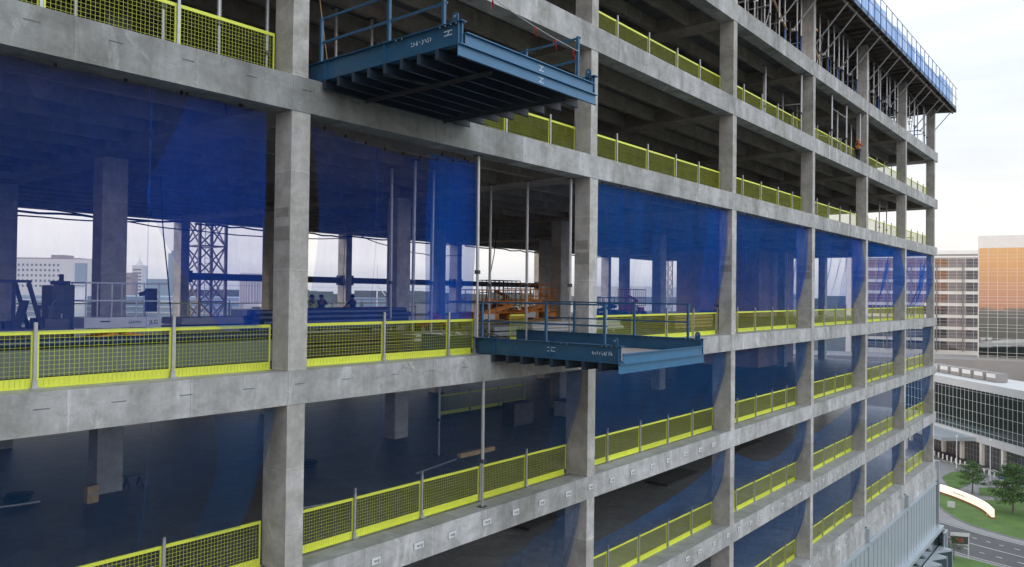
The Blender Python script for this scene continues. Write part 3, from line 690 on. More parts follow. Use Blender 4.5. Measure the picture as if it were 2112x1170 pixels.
for i, (x, z) in enumerate(((38.6, 19.4), (50.9, 19.2), (32, 20.0))):
    b = MB(); b.box(x, x+1.8, .5, .6, z, z+.14); b.bar((x+.3, .7, z-.3), (x+3.2, .7, z-1.9), .1, .05)
    tag(b.build('timber_offcut', M['paletimber']), ORD[i]+' pale timber from the left nailed across the formwork props', 'timber', 'pale timbers across the props')
# railing with light blue netting on the deck edge
dr = thing('deck_railing', 'tubular railing with light blue netting along the edge of the formwork deck', 'railing', (50, -1.6, 21.3))
for i in range(36):
    x = 20+1.62*i
    MB().tube((x, -1.6, 21.1), (x, -1.6, 23.3), .03, 6).build('rail_post', M['bluepost'] if x < 72 else M['galv'], dr)
for z in (22.2, 23.25): MB().tube((19, -1.62, z), (77.5, -1.62, z), .028, 6).build('hand_rail', M['galv'], dr)
for i in range(17):
    xa = 20+3.24*i; xb = xa+3.15
    if xb > 77.4: continue
    h = 22.75+random.uniform(-.25, .15)
    vs_ = []; fs_ = []
    for q in range(9):
        u = q/8; x = xa+(xb-xa)*u
        for j in range(5):
            v = j/4; vs_.append((x, -1.57+.05*math.sin(u*9+i)*math.sin(v*3), 21.35+(h-.12*math.sin(u*math.pi)-21.35)*v))
    for q in range(8):
        for j in range(4): a = q*5+j; fs_.append((a, a+1, a+6, a+5))
    b = MB(); b._add(vs_, fs_); b.build('net_panel', M['netrail'], dr, smooth=True)
for i in range(6):
    MB().tube((77.5, -1.5+1.6*i, 21.2), (77.5, -1.5+1.6*i, 23.0), .03, 6).build('rail_post', M['galv'], dr)

# ------------------------------------------------------------------ tower crane mast outside the rear
def mast(x0, y0, w, z0, z1, step, label, r=.09):
    t = thing('crane_mast', label, 'crane mast', (x0+w/2, y0+w/2, z0), 'tower crane masts')
    for (x, y) in ((x0,y0),(x0+w,y0),(x0+w,y0+w),(x0,y0+w)): MB().box(x-r, x+r, y-r, y+r, z0, z1).build('leg', M['crane'], t)
    b = MB(); z = z0; s = 0
    while z < z1:
        zz = z+step
        for (a, c) in (((x0,y0),(x0+w,y0)),((x0+w,y0),(x0+w,y0+w)),((x0+w,y0+w),(x0,y0+w)),((x0,y0+w),(x0,y0))):
            if s % 2: a, c = c, a
            b.bar((a[0],a[1],z), (c[0],c[1],zz), r*.9, r*.9); b.bar((c[0],c[1],z), (a[0],a[1],zz), r*.9, r*.9)
            b.bar((a[0],a[1],z), (c[0],c[1],z), r, r)
        z = zz; s += 1
    b.build('lattice', M['crane'], t)
    l = MB()
    for sx in (.45, .85): l.bar((x0+w*.5+sx-.5, y0+w*.5, z0), (x0+w*.5+sx-.5, y0+w*.5, z1), .04)
    z = z0
    while z < z1: l.bar((x0+w*.5-.05, y0+w*.5, z), (x0+w*.5+.35, y0+w*.5, z), .03); z += .35
    l.build('ladder', M['white'], t)
mast(16.1, 34.2, 1.95, GZ, 40, 1.95, 'lattice tower crane mast standing behind the far edge, seen through the leftmost bay')
mast(83.6, 34.0, 1.3, GZ, 30, 1.3, 'slim distant lattice mast seen through the blue net right of the second column', .06)

# ------------------------------------------------------------------ cables and pipes overhead
def cable(pts, r, label, cat='cable', grp=None, m_='black'):
    o = MB().path(pts, r, 6).build('hanging_cable', M[m_]); tag(o, label, cat, grp)
def sag(a, b, s, n=10, wig=.03):
    a = Vector(a); b = Vector(b); return [tuple(a+(b-a)*(i/n)+Vector((0, 0, -s*4*(i/n)*(1-i/n)+random.uniform(-wig, wig)))) for i in range(n+1)]
G1 = 'cables slung under the ceiling of the tall floor'
cable(sag((-14, 30.2, 6.15), (12.5, 30.2, 6.1), .18, 24, .06), .07, 'thick black cable run along the rear beam at the far left', grp=G1)
cable(sag((-5, 29.8, 6.1), (12.6, 29.8, 6.1), .4, 16), .045, 'thinner sagging cable under the rear beam at the far left', grp=G1)
cable(sag((5, 29.6, 6.2), (25.3, 29.9, 5.9), .5, 18), .04, 'cable swooping from the second opening past the crane mast', grp=G1)
cable(sag((13.6, 30.2, 6.12), (38, 30.2, 6.15), .1, 30, .07), .06, 'black cable run along the rear beam behind the crane mast and workers', grp=G1)
cable(sag((26.5, 29.6, 6.1), (37.9, 29.9, 5.2), .5, 14), .035, 'cable curving down between the rear columns right of the workers', grp=G1)
cable(sag((38.6, 30.2, 6.1), (62, 30.2, 6.15), .1, 30, .06), .06, 'black cable run along the rear beam above the orange machines', grp=G1)
G2 = 'cables dropping from the ceiling of the tall floor'
cable([(-4.2, 12, 6.1), (-4.3, 12, 4.5), (-4.4, 12, 3.0), (-4.6, 12, 1.2)], .025, 'thin cable dropping behind the forklift', grp=G2)
cable([(2.7, 12.2, 6.1), (2.75, 12, 4), (2.95, 12, 2.4), (3.1, 12, .9)], .022, 'thin cable dropping right of the near inner column', grp=G2)
cable([(17.4, 20, 6.1), (17.3, 20, 3), (17.3, 20, .8)], .022, 'thin pale cable dropping above the two left workers', grp=G2, m_='galv')
cable([(27.5, 17, 6.2), (27.2, 17, 4.4), (26.6, 17, 2.2), (26.3, 17, 1)], .03, 'slanting cable behind the blue net between the platforms', grp=G2)
cable([(34.5, 14, 6.2), (34.3, 14, 4), (33.6, 14, 1.6), (32.9, 14, 0.4)], .03, 'slanting cable behind the net right of the second column', grp=G2)
cable(sag((1.15, .9, 11.0), (1.55, .7, 7.75), 0, 8, .02), .012, 'thin beige cord hanging beside the upper platform rail', 'cord', m_='timber')
RA, RB = Vector((.92, -4.2, 9.05)), Vector((6.0, -4.2, 8.40))
o = MB().path([tuple(RA+(RB-RA)*(i/16)+Vector((0, 0, -.5*(i/16)*(1-i/16)))) for i in range(17)], .012).build('warning_rope', M['galv']); tag(o, 'thin rope with red ribbons strung across the front of the upper platform', 'rope')
for i, u in enumerate((.30, .62, .78, .94)):
    p = RA+(RB-RA)*u+Vector((0, 0, -.5*u*(1-u)))
    b = MB()
    for q in range(3):
        dx = random.uniform(-.12, .12); b._add([p+Vector((-.03+q*.02, 0, 0)), p+Vector((.03+q*.02, .01, 0)), p+Vector((dx+.05, .03, -.16-.07*q)), p+Vector((dx, -.03, -.2))], [(0,1,2,3)])
    tag(b.build('flag', M['red']), ORD[i]+' red ribbon from the left tied to the rope above the upper platform', 'flag', 'red ribbons on the rope')

# ------------------------------------------------------------------ machines and stacks on the tall floor
# scissor lift
sl = thing('scissor_lift', 'white scissor lift with long railed basket behind the left blue net', 'scissor lift', (-1.5, 6, 0))
b = MB(); b.box(-2.45, -.42, 5.5, 6.5, .88, 1.16); b.build('platform', M['white'], sl)
b = MB()
for x in (-2.40, -1.75, -1.1, -.47):
    for y in (5.55, 6.45): b.tube((x, y, 1.16), (x, y, 2.08), .022, 6)
for z in (1.60, 2.08):
    for y in (5.55, 6.45): b.tube((-2.42, y, z), (-.45, y, z), .022, 6)
    for x in (-2.42, -.45): b.tube((x, 5.55, z), (x, 6.45, z), .022, 6)
b.build('guard_rail', M['white'], sl)
b = MB(); b.box(-2.2, -.6, 5.6, 6.4, .28, .62); b.build('chassis', M['dark'], sl)
b = MB()
for y in (5.7, 6.3): b.bar((-2.1, y, .62), (-.8, y, .86), .07); b.bar((-.8, y, .62), (-2.1, y, .86), .07)
b.build('scissor_arms', M['orange'], sl)
for x in (-2.0, -.85):
    for y in (5.58, 6.42): MB().tube((x, y-.07, .2), (x, y+.07, .2), .2, 14).build('wheel', M['black'], sl)
b = MB(); b.box(-.75, -.5, 5.6, 5.8, 1.3, 1.95); b.bar((-.95, 5.65, 1.78), (-.62, 5.65, 1.88), .16, .1); b.build('control_box', M['black'], sl)
def textpart(s, size, loc, rot, material, parent, name='lettering', ext=.003):
    cu = bpy.data.curves.new(name, 'FONT'); cu.body = s; cu.size = size; cu.extrude = ext; cu.materials.append(material)
    tmp = bpy.data.objects.new('tmp', cu); COL.objects.link(tmp); bpy.context.view_layer.update()
    me = bpy.data.meshes.new_from_object(tmp.evaluated_get(bpy.context.evaluated_depsgraph_get())); bpy.data.objects.remove(tmp)
    o = bpy.data.objects.new(name, me); COL.objects.link(o); o.location = Vector(loc)-wloc(parent); o.rotation_euler = rot; o.parent = parent
    return o
textpart('JLG', .16, (-.76, 5.494, .96), (R(90), 0, 0), M['black'], sl)
textpart('LEAVEX', .10, (-1.32, 5.494, .99), (R(90), 0, 0), M['black'], sl)
b = MB(); b.box(-2.05, -1.8, 5.49, 5.5, 1.04, 1.07); b.build('stripe', M['black'], sl)
# forklift
fk = thing('forklift', 'dark forklift with open cab standing at the far left behind the blue net', 'forklift', (-4.6, 5, 0))
b = MB(); b.box(-5.6, -3.2, 4.5, 5.6, .35, .95); b.box(-3.7, -3.15, 4.55, 5.55, .95, 1.18); b.box(-5.3, -4.6, 4.6, 5.5, .95, 1.08); b.build('body', M['cabinet'], fk)
b = MB(); b.bar((-3.75, 4.6, .95), (-4.05, 4.6, 2.05), .08); b.bar((-3.75, 5.5, .95), (-4.05, 5.5, 2.05), .08); b.bar((-4.35, 4.62, 1.0), (-4.35, 4.62, 2.05), .06); b.bar((-5.1, 5.5, 1.0), (-4.9, 5.5, 2.05), .08)
b.box(-5.2, -4.0, 4.55, 5.55, 2.05, 2.11); b.build('cab_frame', M['black'], fk)
b = MB(); b.box(-4.45, -4.1, 4.85, 5.25, .95, 1.12); b.bar((-4.1, 5.05, 1.1), (-3.98, 5.05, 1.62), .4, .08); b.build('seat', M['black'], fk)
b = MB(); b.bar((-5.0, 5.05, .95), (-4.8, 5.05, 1.38), .06); b.tube((-4.82, 5.05, 1.36), (-4.76, 5.05, 1.40), .17, 14); b.build('steering_wheel', M['black'], fk)
b = MB(); b.bar((-3.55, 4.7, .95), (-3.55, 4.7, 1.5), .07); b.bar((-3.55, 5.4, .95), (-3.55, 5.4, 1.5), .07); b.box(-3.62, -3.48, 4.65, 5.45, 1.42, 1.5); b.tube((-3.5, 4.75, 1.5), (-3.42, 4.75, 1.62), .06, 8); b.build('rear_light_bar', M['dark'], fk)
for x in (-5.2, -3.6):
    for y in (4.55, 5.5): MB().tube((x, y-.12, .33), (x, y+.12, .33), .33, 16).build('wheel', M['black'], fk)
b = MB(); b.box(-4.2, -3.5, 4.44, 4.5, .5, .8); b.build('nameplate', M['cabinet'], fk)
cb = thing('steel_cabinet', 'tall dusty steel cabinet between the forklift and the scissor lift', 'cabinet', (-2.9, 6.5, 0))
b = MB(); b.box(-2.98, -2.70, 6.2, 6.9, .05, 2.0, 0); b.box(-2.70, -2.42, 6.22, 6.9, .05, 2.02, 1); b.box(-2.92, -2.76, 6.19, 6.2, 1.3, 1.8, 1); b.build('case', [M['cabinet'], M['dark']], cb)
b = MB(); b.box(-2.85, -2.5, 6.3, 6.7, 2.02, 2.12); b.tube((-2.65, 6.5, 2.1), (-2.65, 6.5, 2.3), .06, 8); b.build('exhaust', M['black'], cb)
b = MB(); b.box(-2.76, -2.73, 6.17, 6.2, 1.0, 1.25); b.build('handle', M['galv'], cb)
# bundles of blue wrapped pipes
def bundle(x0, x1, y, z0, n, r, m_, label, grp, name='pipe_bundle', yaw=0):
    b = MB(); k = 0
    for row in range(n):
        for c in range(n+2-row):
            b.tube((x0+random.uniform(-.15, .15), y+c*2*r+row*r, z0+r+row*r*1.75), (x1+random.uniform(-.15, .15), y+c*2*r+row*r, z0+r+row*r*1.75), r, 8)
    for x in (x0+.8, x1-.8): b.box(x-.05, x+.05, y-r, y+2*r*(n+2), max(0, z0-.1), z0)
    tag(b.build(name, M[m_]), label, 'pipes', grp)
G3 = 'bundles of long material on the tall floor'
bundle(-9.5, 1.2, 2.5, .64, 1, .085, 'pipeblue', 'long blue wrapped bundle lying behind the leftmost barriers', G3)
bundle(1.4, 6.2, 3.4, .75, 4, .085, 'pipeblue', 'dark blue pipe stack behind the first barrier right of the first column', G3)
bundle(4.2, 9.2, 5.6, .7, 4, .09, 'pipeblue', 'further dark blue pipe stack in front of the workers', G3)
bundle(14, 21, 3.5, .3, 3, .08, 'greyboard', 'grey stack behind the barriers right of the second column', G3)
def stack(x0, x1, y0, y1, z0, h, mats, label, n=4, name='timber_stack', cat='timber stack'):
    t = thing(name, label, cat, ((x0+x1)/2, (y0+y1)/2, z0), 'stacks of boards on the open floors')
    dz = h/n
    b = MB()
    for i in range(n):
        j = random.uniform(-.06, .06); b.box(x0+j, x1+j, y0, y1, z0+i*dz+.05, z0+(i+1)*dz-.004)
    for i in range(3): x = x0+(x1-x0)*(.12+.38*i); b.box(x-.05, x+.05, y0+.05, y1-.05, z0, z0+.05, 1)
    b.build('boards', [mats, M['timber']], t)
stack(-9.4, 1.0, 2.2, 3.3, 0, .62, M['greengrey'], 'long low stack of grey-green boards behind the leftmost barriers', 1)
stack(1.5, 6.6, 2.6, 3.6, 0, .66, M['darkwood'], 'dark board stack behind the first barrier right of the first column', 5)
stack(8.3, 12.2, 5.5, 7.0, 0, .35, M['greyboard'], 'pale grey slab of boards behind the lower platform', 2)
stack(3.0, 12.0, 11, 12.5, 0, .9, M['greyboard'], 'pale wall of boards behind the scissor lift basket', 3)
stack(14.5, 23.0, 6.0, 8.0, 0, .45, M['greyboard'], 'low grey stack of boards inside, behind the right rail of the lower platform', 2)
stack(28.5, 33.5, 4.5, 6.0, 0, .8, M['timber'], 'orange-brown timber stack behind the net right of the third column', 4)
# orange machines
def machine(x, y, w, d, h, label, body, cage=True, name='boom_lift'):
    t = thing(name, label, 'machine', (x, y, 0), 'orange machines behind the lower platform')
    b = MB(); hb = h*.45
    b.box(x-w/2, x+w/2, y-d*.3, y+d*.3, .38, .38+.18); b.box(x-w*.45, x-w*.12, y-d/2, y+d/2, .56, hb); b.box(x+w*.08, x+w*.42, y-d*.48, y+d*.48, .56, hb*.85)
    b.bar((x-w*.35, y, hb*.8), (x+w*.3, y-d*.1, hb*1.35), .22); b.bar((x+w*.3, y-d*.1, hb*1.35), (x-w*.1, y+d*.1, hb*1.7), .16)
    b.build('body', body, t)
    b = MB(); b.box(x-w*.12, x+w*.08, y-d*.35, y+d*.35, .56, hb*.75); b.box(x-w*.42, x-w*.2, y-d/2-.01, y-d/2-.001, hb*.6, hb*.9, 1); b.build('engine_bay', [M['black'], M['white']], t)
    if cage:
        b = MB(); n = 6
        for i in range(n+1):
            for yy in (y-d/2, y+d/2): xx = x-w/2+w*i/n; b.tube((xx, yy, hb*.95), (xx, yy, h), .025, 6)
        for z in (hb*.95, (hb*.95+h)/2, h):
            for yy in (y-d/2, y+d/2): b.tube((x-w/2, yy, z), (x+w/2, yy, z), .028, 6)
            for xx in (x-w/2, x+w/2): b.tube((xx, y-d/2, z), (xx, y+d/2, z), .028, 6)
        b.box(x-w/2, x+w/2, y-d/2, y+d/2, hb*.92, hb*.95); b.build('cage', body if body is not M['dark'] else M['black'], t)
    for i in (-1, 1):
        for yy in (y-d/2, y+d/2): MB().tube((x+i*w*.36, yy-.12, .3), (x+i*w*.36, yy+.12, .3), .3, 14).build('wheel', M['black'], t)
    return t
stack(16.5, 24.0, 9.2, 9.9, 0, .55, M['timber'], 'yellow-brown low timber stack in front of the orange machines', 3)
machine(20.3, 11, 4.2, 1.6, 2.1, 'low orange machine just right of the blue net, behind the lower platform', M['orange'])
machine(24.4, 11.6, 3.4, 1.6, 2.2, 'brown-orange machine in the middle behind the lower platform', M['orange'])
machine(27.6, 13, 3.2, 1.6, 2.5, 'taller red-orange caged machine left of the second front column', M['orange'])
machine(26.6, 16, 2.6, 1.4, 2.75, 'dark caged machine standing behind the orange ones', M['dark'])
machine(14.2, 9.5, 1.4, 1.2, 1.3, 'small red compressor behind the doubled blue net', M['red'], False, 'compressor')
machine(39, 16, 5.0, 2, 1.7, 'dark low machine behind the net right of the second column', M['dark'])
machine(45, 17, 2.0, 1.5, 2.4, 'red machine seen low behind the net right of the second column', M['red'])
machine(51, 12, 3.0, 2, 1.5, 'dark machine in front of the core wall', M['dark'], False)
machine(-3.0, 8.0, 1.2, 1.0, .9, 'small dark trolley between the scissor lift and the cabinet', M['dark'], False, 'trolley')
# L4 floor items
tb = thing('cardboard_box', 'brown cardboard box by the inner column on the floor just below', 'box', (-.45, 9.9, LV[4][0]))
b = MB(); b.box(-.62, -.28, 9.7, 10.0, LV[4][0], LV[4][0]+.55); b.build('carton', M['paletimber'], tb); MB().box(-.60, -.30, 9.69, 9.699, LV[4][0]+.25, LV[4][0]+.29).build('tape', M['greyboard'], tb)
sh = thing('saw_horse', 'small dark trestle right of the inner column on the floor just below', 'trestle', (1.3, 10.8, LV[4][0])); z = LV[4][0]
b = MB(); b.box(1.0, 1.6, 10.7, 10.95, z+.36, z+.43); b.build('beam', M['dark'], sh)
for x in (1.08, 1.52):
    for y in (10.6, 11.05): MB().bar((x, y, z), (x, 10.82, z+.36), .045).build('leg', M['dark'], sh)
pk = thing('timber_offcut', 'short brown plank strapped across the prop on the floor just below', 'timber', (8, 1.7, LV[4][0]+1.3))
MB().box(7.3, 9.0, 1.15, 1.3, LV[4][0]+1.42, LV[4][0]+1.56).build('plank', M['timber'], pk)
for i, (x, y, w, h) in enumerate(((20, 9, 1.6, 1.1), (23.6, 8.6, .9, .9), (25.0, 8.8, .9, 1.0))):
    t = thing('equipment_crate', ('wide', 'pale square', 'grey square')[i]+' crate behind the teal net right of the second column, below the lower platform', 'crate', (x, y, LV[4][0]))
    b = MB(); b.box(x-w/2, x+w/2, y-.4, y+.4, LV[4][0]+.1, LV[4][0]+h); b.build('case', M['cabinet'] if i == 0 else M['greyboard'], t)
    b = MB(); b.box(x-w/2-.02, x+w/2+.02, y-.42, y+.42, LV[4][0]+h, LV[4][0]+h+.06); b.box(x-w/2, x+w/2, y-.35, y+.35, LV[4][0], LV[4][0]+.1); b.build('lid_and_skid', M['dark'], t)
for i in range(3): barrier(19.2+2.55*i, 21.7+2.55*i, 14, LV[4][0], ORD[i]+' yellow barrier of the dim enclosure inside the floor just below', True, 0, 'barriers round the floor opening below')
for i, (x, y, w) in enumerate(((33, 6, 4.5), (36.5, 9, 5), (21, 7, 5), (46, 7, 5))):
    stack(x-w/2, x+w/2, y, y+1.6, LV[3][0], .16, M['floor'], ORD[i]+' low board stack inside the second floor below the lower platform, counted from the left', 2)
# floor debris
b = MB(); rr = random.Random(5)
for i in range(60):
    x = rr.uniform(7.75, 9.3); y = rr.uniform(.4, 2.6); z = .1+rr.uniform(0, .45); a = rr.uniform(0, 3.1)
    b.bar((x, y, z), (x+.4*math.cos(a), y+.4*math.sin(a), z+rr.uniform(-.1, .25)), rr.uniform(.03, .08), .03)
tag(b.build('debris_heap', M['cabinet']), 'heap of twisted scrap and offcuts on the inner end of the lower platform', 'scrap heap')
def coil(x, y, z, label):
    b = MB()
    for k in range(5): r_ = .34+.05*math.sin(k*2.1); b.path([(x+r_*math.cos(q*.42)+.02*k, y+r_*math.sin(q*.42), z+.03+.035*k) for q in range(16)], .02, 5)
    tag(b.build('cable_coil', M['black']), label, 'cable coil', 'coils of cable on the floors')
coil(-1.9, 11.8, LV[4][0], 'coil of black cable beside the cardboard box on the floor just below'); coil(7.0, 9.0, LV[4][0], 'coil of black cable in the middle of the floor just below')
for i, (pa, pb_) in enumerate((((2.6, 4.5), (5.4, 3.9)), ((-6.5, 12.0), (-1.5, 11.0)), ((9.0, 5.0), (11.8, 5.6)))):
    b = MB(); b.bar((pa[0], pa[1], LV[4][0]+.03), (pb_[0], pb_[1], LV[4][0]+.03), .05, .05); tag(b.build('loose_bar', M['galv']), ('short pale bar lying right of the first column', 'long bar lying far left behind the cardboard box', 'bar lying behind the plank and prop')[i]+', floor just below', 'bar', 'loose bars on the floor')
gb = thing('floor_guard_rail', 'red safety rail in front of the workers on the tall floor', 'guard rail', (14, 16.5, 0))
b = MB()
for z in (.62, 1.08): b.tube((12.6, 16.2, z), (20.5, 17.2, z), .03, 6)
b.build('rail', M['red'], gb)
for i in range(5): MB().tube((12.6+1.95*i, 16.2+.25*i, 0), (12.6+1.95*i, 16.2+.25*i, 1.15), .025, 6).build('post', M['galv'], gb)

# ------------------------------------------------------------------ people
def skin_mesh(name, pts, edges, radii, material, parent, sub=1):
    me = bpy.data.meshes.new(name); me.from_pydata(pts, edges, []); o = bpy.data.objects.new(name, me); COL.objects.link(o)
    mo = o.modifiers.new('s', 'SKIN'); mo.use_smooth_shade = True
    for i, r in enumerate(radii): me.skin_vertices[0].data[i].radius = (r, r) if not isinstance(r, tuple) else r
    me.skin_vertices[0].data[0].use_root = True
    su = o.modifiers.new('u', 'SUBSURF'); su.levels = sub; su.render_levels = sub
    me.materials.append(material); o.parent = parent; return o
def person(x, y, z, rz, label, pose, top, bottoms=M['jeans'], helmet=None, s=1.0, vest=None):
    t = thing('person', label, 'person', (x, y, z), None, rz); t.scale = (s, s, s)
    # pose: dict of joint offsets; body faces -y locally
    J = dict(pel=(0,0,.95), wa=(0,0,1.10), ch=(0,.0,1.35), nk=(0,0,1.50), hd=(0,-.02,1.62), ht=(0,-.01,1.74),
             ls=(.19,0,1.43), le=(.27,.02,1.16), lw=(.25,-.12,.92), lh=(.25,-.17,.84), rs=(-.19,0,1.43), re=(-.27,.02,1.16), rw=(-.25,-.12,.92), rh=(-.25,-.17,.84),
             lhp=(.10,0,.92), lk=(.12,-.03,.50), la=(.13,.03,.09), lf=(.14,-.16,.04), rhp=(-.10,0,.92), rk=(-.12,-.03,.50), ra=(-.13,.03,.09), rf=(-.14,-.16,.04))
    J.update(pose); K = list(J)
    E_ = [('pel','wa'),('wa','ch'),('ch','nk'),('nk','hd'),('hd','ht'),('ch','ls'),('ls','le'),('le','lw'),('lw','lh'),('ch','rs'),('rs','re'),('re','rw'),('rw','rh'),
          ('pel','lhp'),('lhp','lk'),('lk','la'),('la','lf'),('pel','rhp'),('rhp','rk'),('rk','ra'),('ra','rf')]
    Rr = dict(pel=.13, wa=(.14,.11), ch=(.16,.12), nk=.055, hd=.095, ht=.07, ls=.065, le=.047, lw=.033, lh=.04, rs=.065, re=.047, rw=.033, rh=.04, lhp=.095, lk=.065, la=.042, lf=.045, rhp=.095, rk=.065, ra=.042, rf=.045)
    skin_mesh('body', [J[k] for k in K], [(K.index(a), K.index(b)) for a, b in E_], [Rr[k] for k in K], M['skin'], t)
    tk = ['wa','ch','ls','le','rs','re','pel']
    skin_mesh('shirt', [J[k] for k in ('pel','wa','ch','ls','le','rs','re')], [(0,1),(1,2),(2,3),(3,4),(2,5),(5,6)], [.15,(.165,.135),(.185,.145),.082,.062,.082,.062], top, t)
    if vest: skin_mesh('vest', [J['wa'], tuple((Vector(J['wa'])+Vector(J['ch']))/2), J['ch']], [(0,1),(1,2)], [(.18,.15),(.19,.155),(.19,.155)], vest, t)
    skin_mesh('trousers', [J[k] for k in ('pel','lhp','lk','la','rhp','rk','ra')], [(0,1),(1,2),(2,3),(0,4),(4,5),(5,6)], [.15,.115,.085,.07,.115,.085,.07], bottoms, t)
    skin_mesh('boots', [J['la'], J['lf']], [(0,1)], [.06, .055], M['black'], t); skin_mesh('boots', [J['ra'], J['rf']], [(0,1)], [.06, .055], M['black'], t)
    h = Vector(J['hd'])
    b = MB(); n = 12
    for j in range(5):
        a0, a1 = math.pi/2*j/5, math.pi/2*(j+1)/5
        for i in range(n):
            t0, t1 = 2*math.pi*i/n, 2*math.pi*(i+1)/n
            P = [h+Vector((.125*math.cos(a)*math.cos(q), .145*math.cos(a)*math.sin(q), .03+.13*math.sin(a))) for a, q in ((a0,t0),(a0,t1),(a1,t1),(a1,t0))]
            b._add(P, [(0,1,2,3)])
    if helmet: b.tube(h+Vector((0,-.02,.025)), h+Vector((0,-.02,.04)), .155, 14)
    b.build('hard_hat' if helmet else 'hair', helmet or M['black'], t, True, local())
    # face and fingers
    b = MB(); f = h+Vector((0, -.10, -.0))
    b.bar(f+Vector((0,-.0,.02)), f+Vector((0,-.02,-.025)), .022, .02); b.bar(f+Vector((-.03,.01,-.055)), f+Vector((.03,.01,-.055)), .012, .012)
    for q in (-.035, .035): b.bar(f+Vector((q-.012,.0,.025)), f+Vector((q+.012,.0,.025)), .01, .012, 1)
    b.build('face', [M['skin'], M['black']], t, off=local())
    for sd_, hk, wk in ((1, 'lh', 'lw'), (-1, 'rh', 'rw')):
        d = (Vector(J[hk])-Vector(J[wk])).normalized(); hp = Vector(J[hk]); u = Vector((1,0,0)); b = MB()
        for q in range(4):
            o_ = hp+u*(q-1.5)*.018; b.tube(o_, o_+d*(.065-.006*abs(q-1.5))+Vector((0,-.015,0)), .009, 5, .007)
        b.tube(hp-u*sd_*.03, hp-u*sd_*.055+d*.045, .010, 5, .008); b.build('fingers', M['skin'], t, off=local())
    return t
HW = M['white']
person(11.5, 15.0, 0, R(150), 'worker in lime yellow shirt, leftmost of three on the tall floor', dict(le=(.30,-.1,1.2), lw=(.26,-.32,1.22), lh=(.24,-.40,1.25)), M['hivis'])
person(12.2, 15.2, 0, R(170), 'worker in dark shirt raising hands, middle of the three on the tall floor', dict(le=(.36,-.1,1.3), lw=(.28,-.25,1.50), lh=(.26,-.3,1.58), re=(-.36,-.1,1.28), rw=(-.30,-.25,1.46), rh=(-.28,-.3,1.54)), M['shirt'])
person(14.3, 15.4, 0, R(200), 'worker in dark vest reaching out, rightmost of the three by the rear column', dict(le=(.44,-.1,1.25), lw=(.62,-.2,1.05), lh=(.68,-.24,1.0), re=(-.34,-.12,1.35), rw=(-.30,-.3,1.5), rh=(-.3,-.36,1.56)), M['shirt'], vest=M['shirt'])
person(49.55, .42, LV[7][0], R(60), 'worker in orange hi-vis jacket at the fifth front column, above the upper platform', dict(re=(-.36,-.12,1.28), rw=(-.30,-.32,1.32), rh=(-.28,-.40,1.34), le=(.36,-.14,1.26), lw=(.30,-.34,1.3), lh=(.28,-.42,1.32)), M['orvest'], helmet=M['orvest'], vest=M['hivis'])

# ------------------------------------------------------------------ ground, roads, lawns
g = MB(); g._add([(-3000,-3000,GZ-.05),(6000,-3000,GZ-.05),(6000,6000,GZ-.05),(-3000,6000,GZ-.05)], [(0,1,2,3)])
tag(g.build('ground', M['land']), kind='structure')
def sheet(name, poly, z, m_):
    b = MB(); n = len(poly); b._add([(x, y, z) for x, y in poly], [tuple(range(n))]); o = b.build(name, M[m_]); tag(o, kind='structure'); return o
sheet('pavement', [(60,-60),(230,-60),(230,60),(60,60)], GZ-.02, 'pave')
def strip(name, pts, w, z, m_):
    b = MB(); P = [Vector((x, y, 0)) for x, y in pts]; Lf = []; Rg = []
    for i, p in enumerate(P):
        d = (P[min(i+1, len(P)-1)]-P[max(i-1, 0)]).normalized(); nn = Vector((-d.y, d.x, 0)); Lf.append(p+nn*w/2); Rg.append(p-nn*w/2)
    vs_ = [(a.x, a.y, z) for a in Lf]+[(a.x, a.y, z) for a in Rg]; n = len(P)
    b._add(vs_, [(i, n+i, n+i+1, i+1) for i in range(n-1)]); o = b.build(name, M[m_]); tag(o, kind='structure'); return o
def arc(pts, n=10):
    out_ = []
    for i in range(len(pts)-1):
        p0 = pts[max(i-1, 0)]; p1 = pts[i]; p2 = pts[i+1]; p3 = pts[min(i+2, len(pts)-1)]
        for k in range(n):
            t = k/n; out_.append(tuple(.5*((2*p1[j])+(-p0[j]+p2[j])*t+(2*p0[j]-5*p1[j]+4*p2[j]-p3[j])*t*t+(-p0[j]+3*p1[j]-3*p2[j]+p3[j])*t**3) for j in (0, 1)))
    return out_+[pts[-1]]
road = arc([(134, 36), (128, 22), (123, 11.5), (119.5, 3.8), (117.4, -3), (115, -14), (112, -30), (108, -60)])
strip('road', road, 12.6, GZ+.0, 'asphalt')
def offs(pts, d):
    P = [Vector((x, y, 0)) for x, y in pts]; o = []
    for i, p in enumerate(P):
        q = (P[min(i+1, len(P)-1)]-P[max(i-1, 0)]).normalized(); nn = Vector((-q.y, q.x, 0)); o.append((p.x+nn.x*d, p.y+nn.y*d))
    return o
for d in (-5.9, 0, 5.9): strip('road_marking', offs(road, d), .18, GZ+.012, 'paint')
for d in (-3, 3):
    pp = offs(road, d)
    b = MB()
    for i in range(2, len(pp)-2, 3): 
        a = Vector((*pp[i], GZ+.012)); c = Vector((*pp[i+1], GZ+.012)); dd_ = (c-a).normalized(); nn = Vector((-dd_.y, dd_.x, 0))*.09
        c = a+dd_*min(3, (c-a).length); b.quad(a+nn, a-nn, c-nn, c+nn)
    tag(b.build('road_marking', M['paint']), kind='structure')
def lawn(poly, name='lawn'):
    b = MB(); b.prism(poly, GZ-.015, GZ+.09); tag(b.build(name, M['pave']), kind='structure')
    c = Vector((sum(p[0] for p in poly)/len(poly), sum(p[1] for p in poly)/len(poly), 0))
    pl = [tuple((Vector((x, y, 0))-c)*.975+c)[:2] for x, y in poly]
    b = MB(); b.prism(pl, GZ+.05, GZ+.12); tag(b.build('lawn', M['grass']), 'short green lawn', 'lawn', None, 'structure')
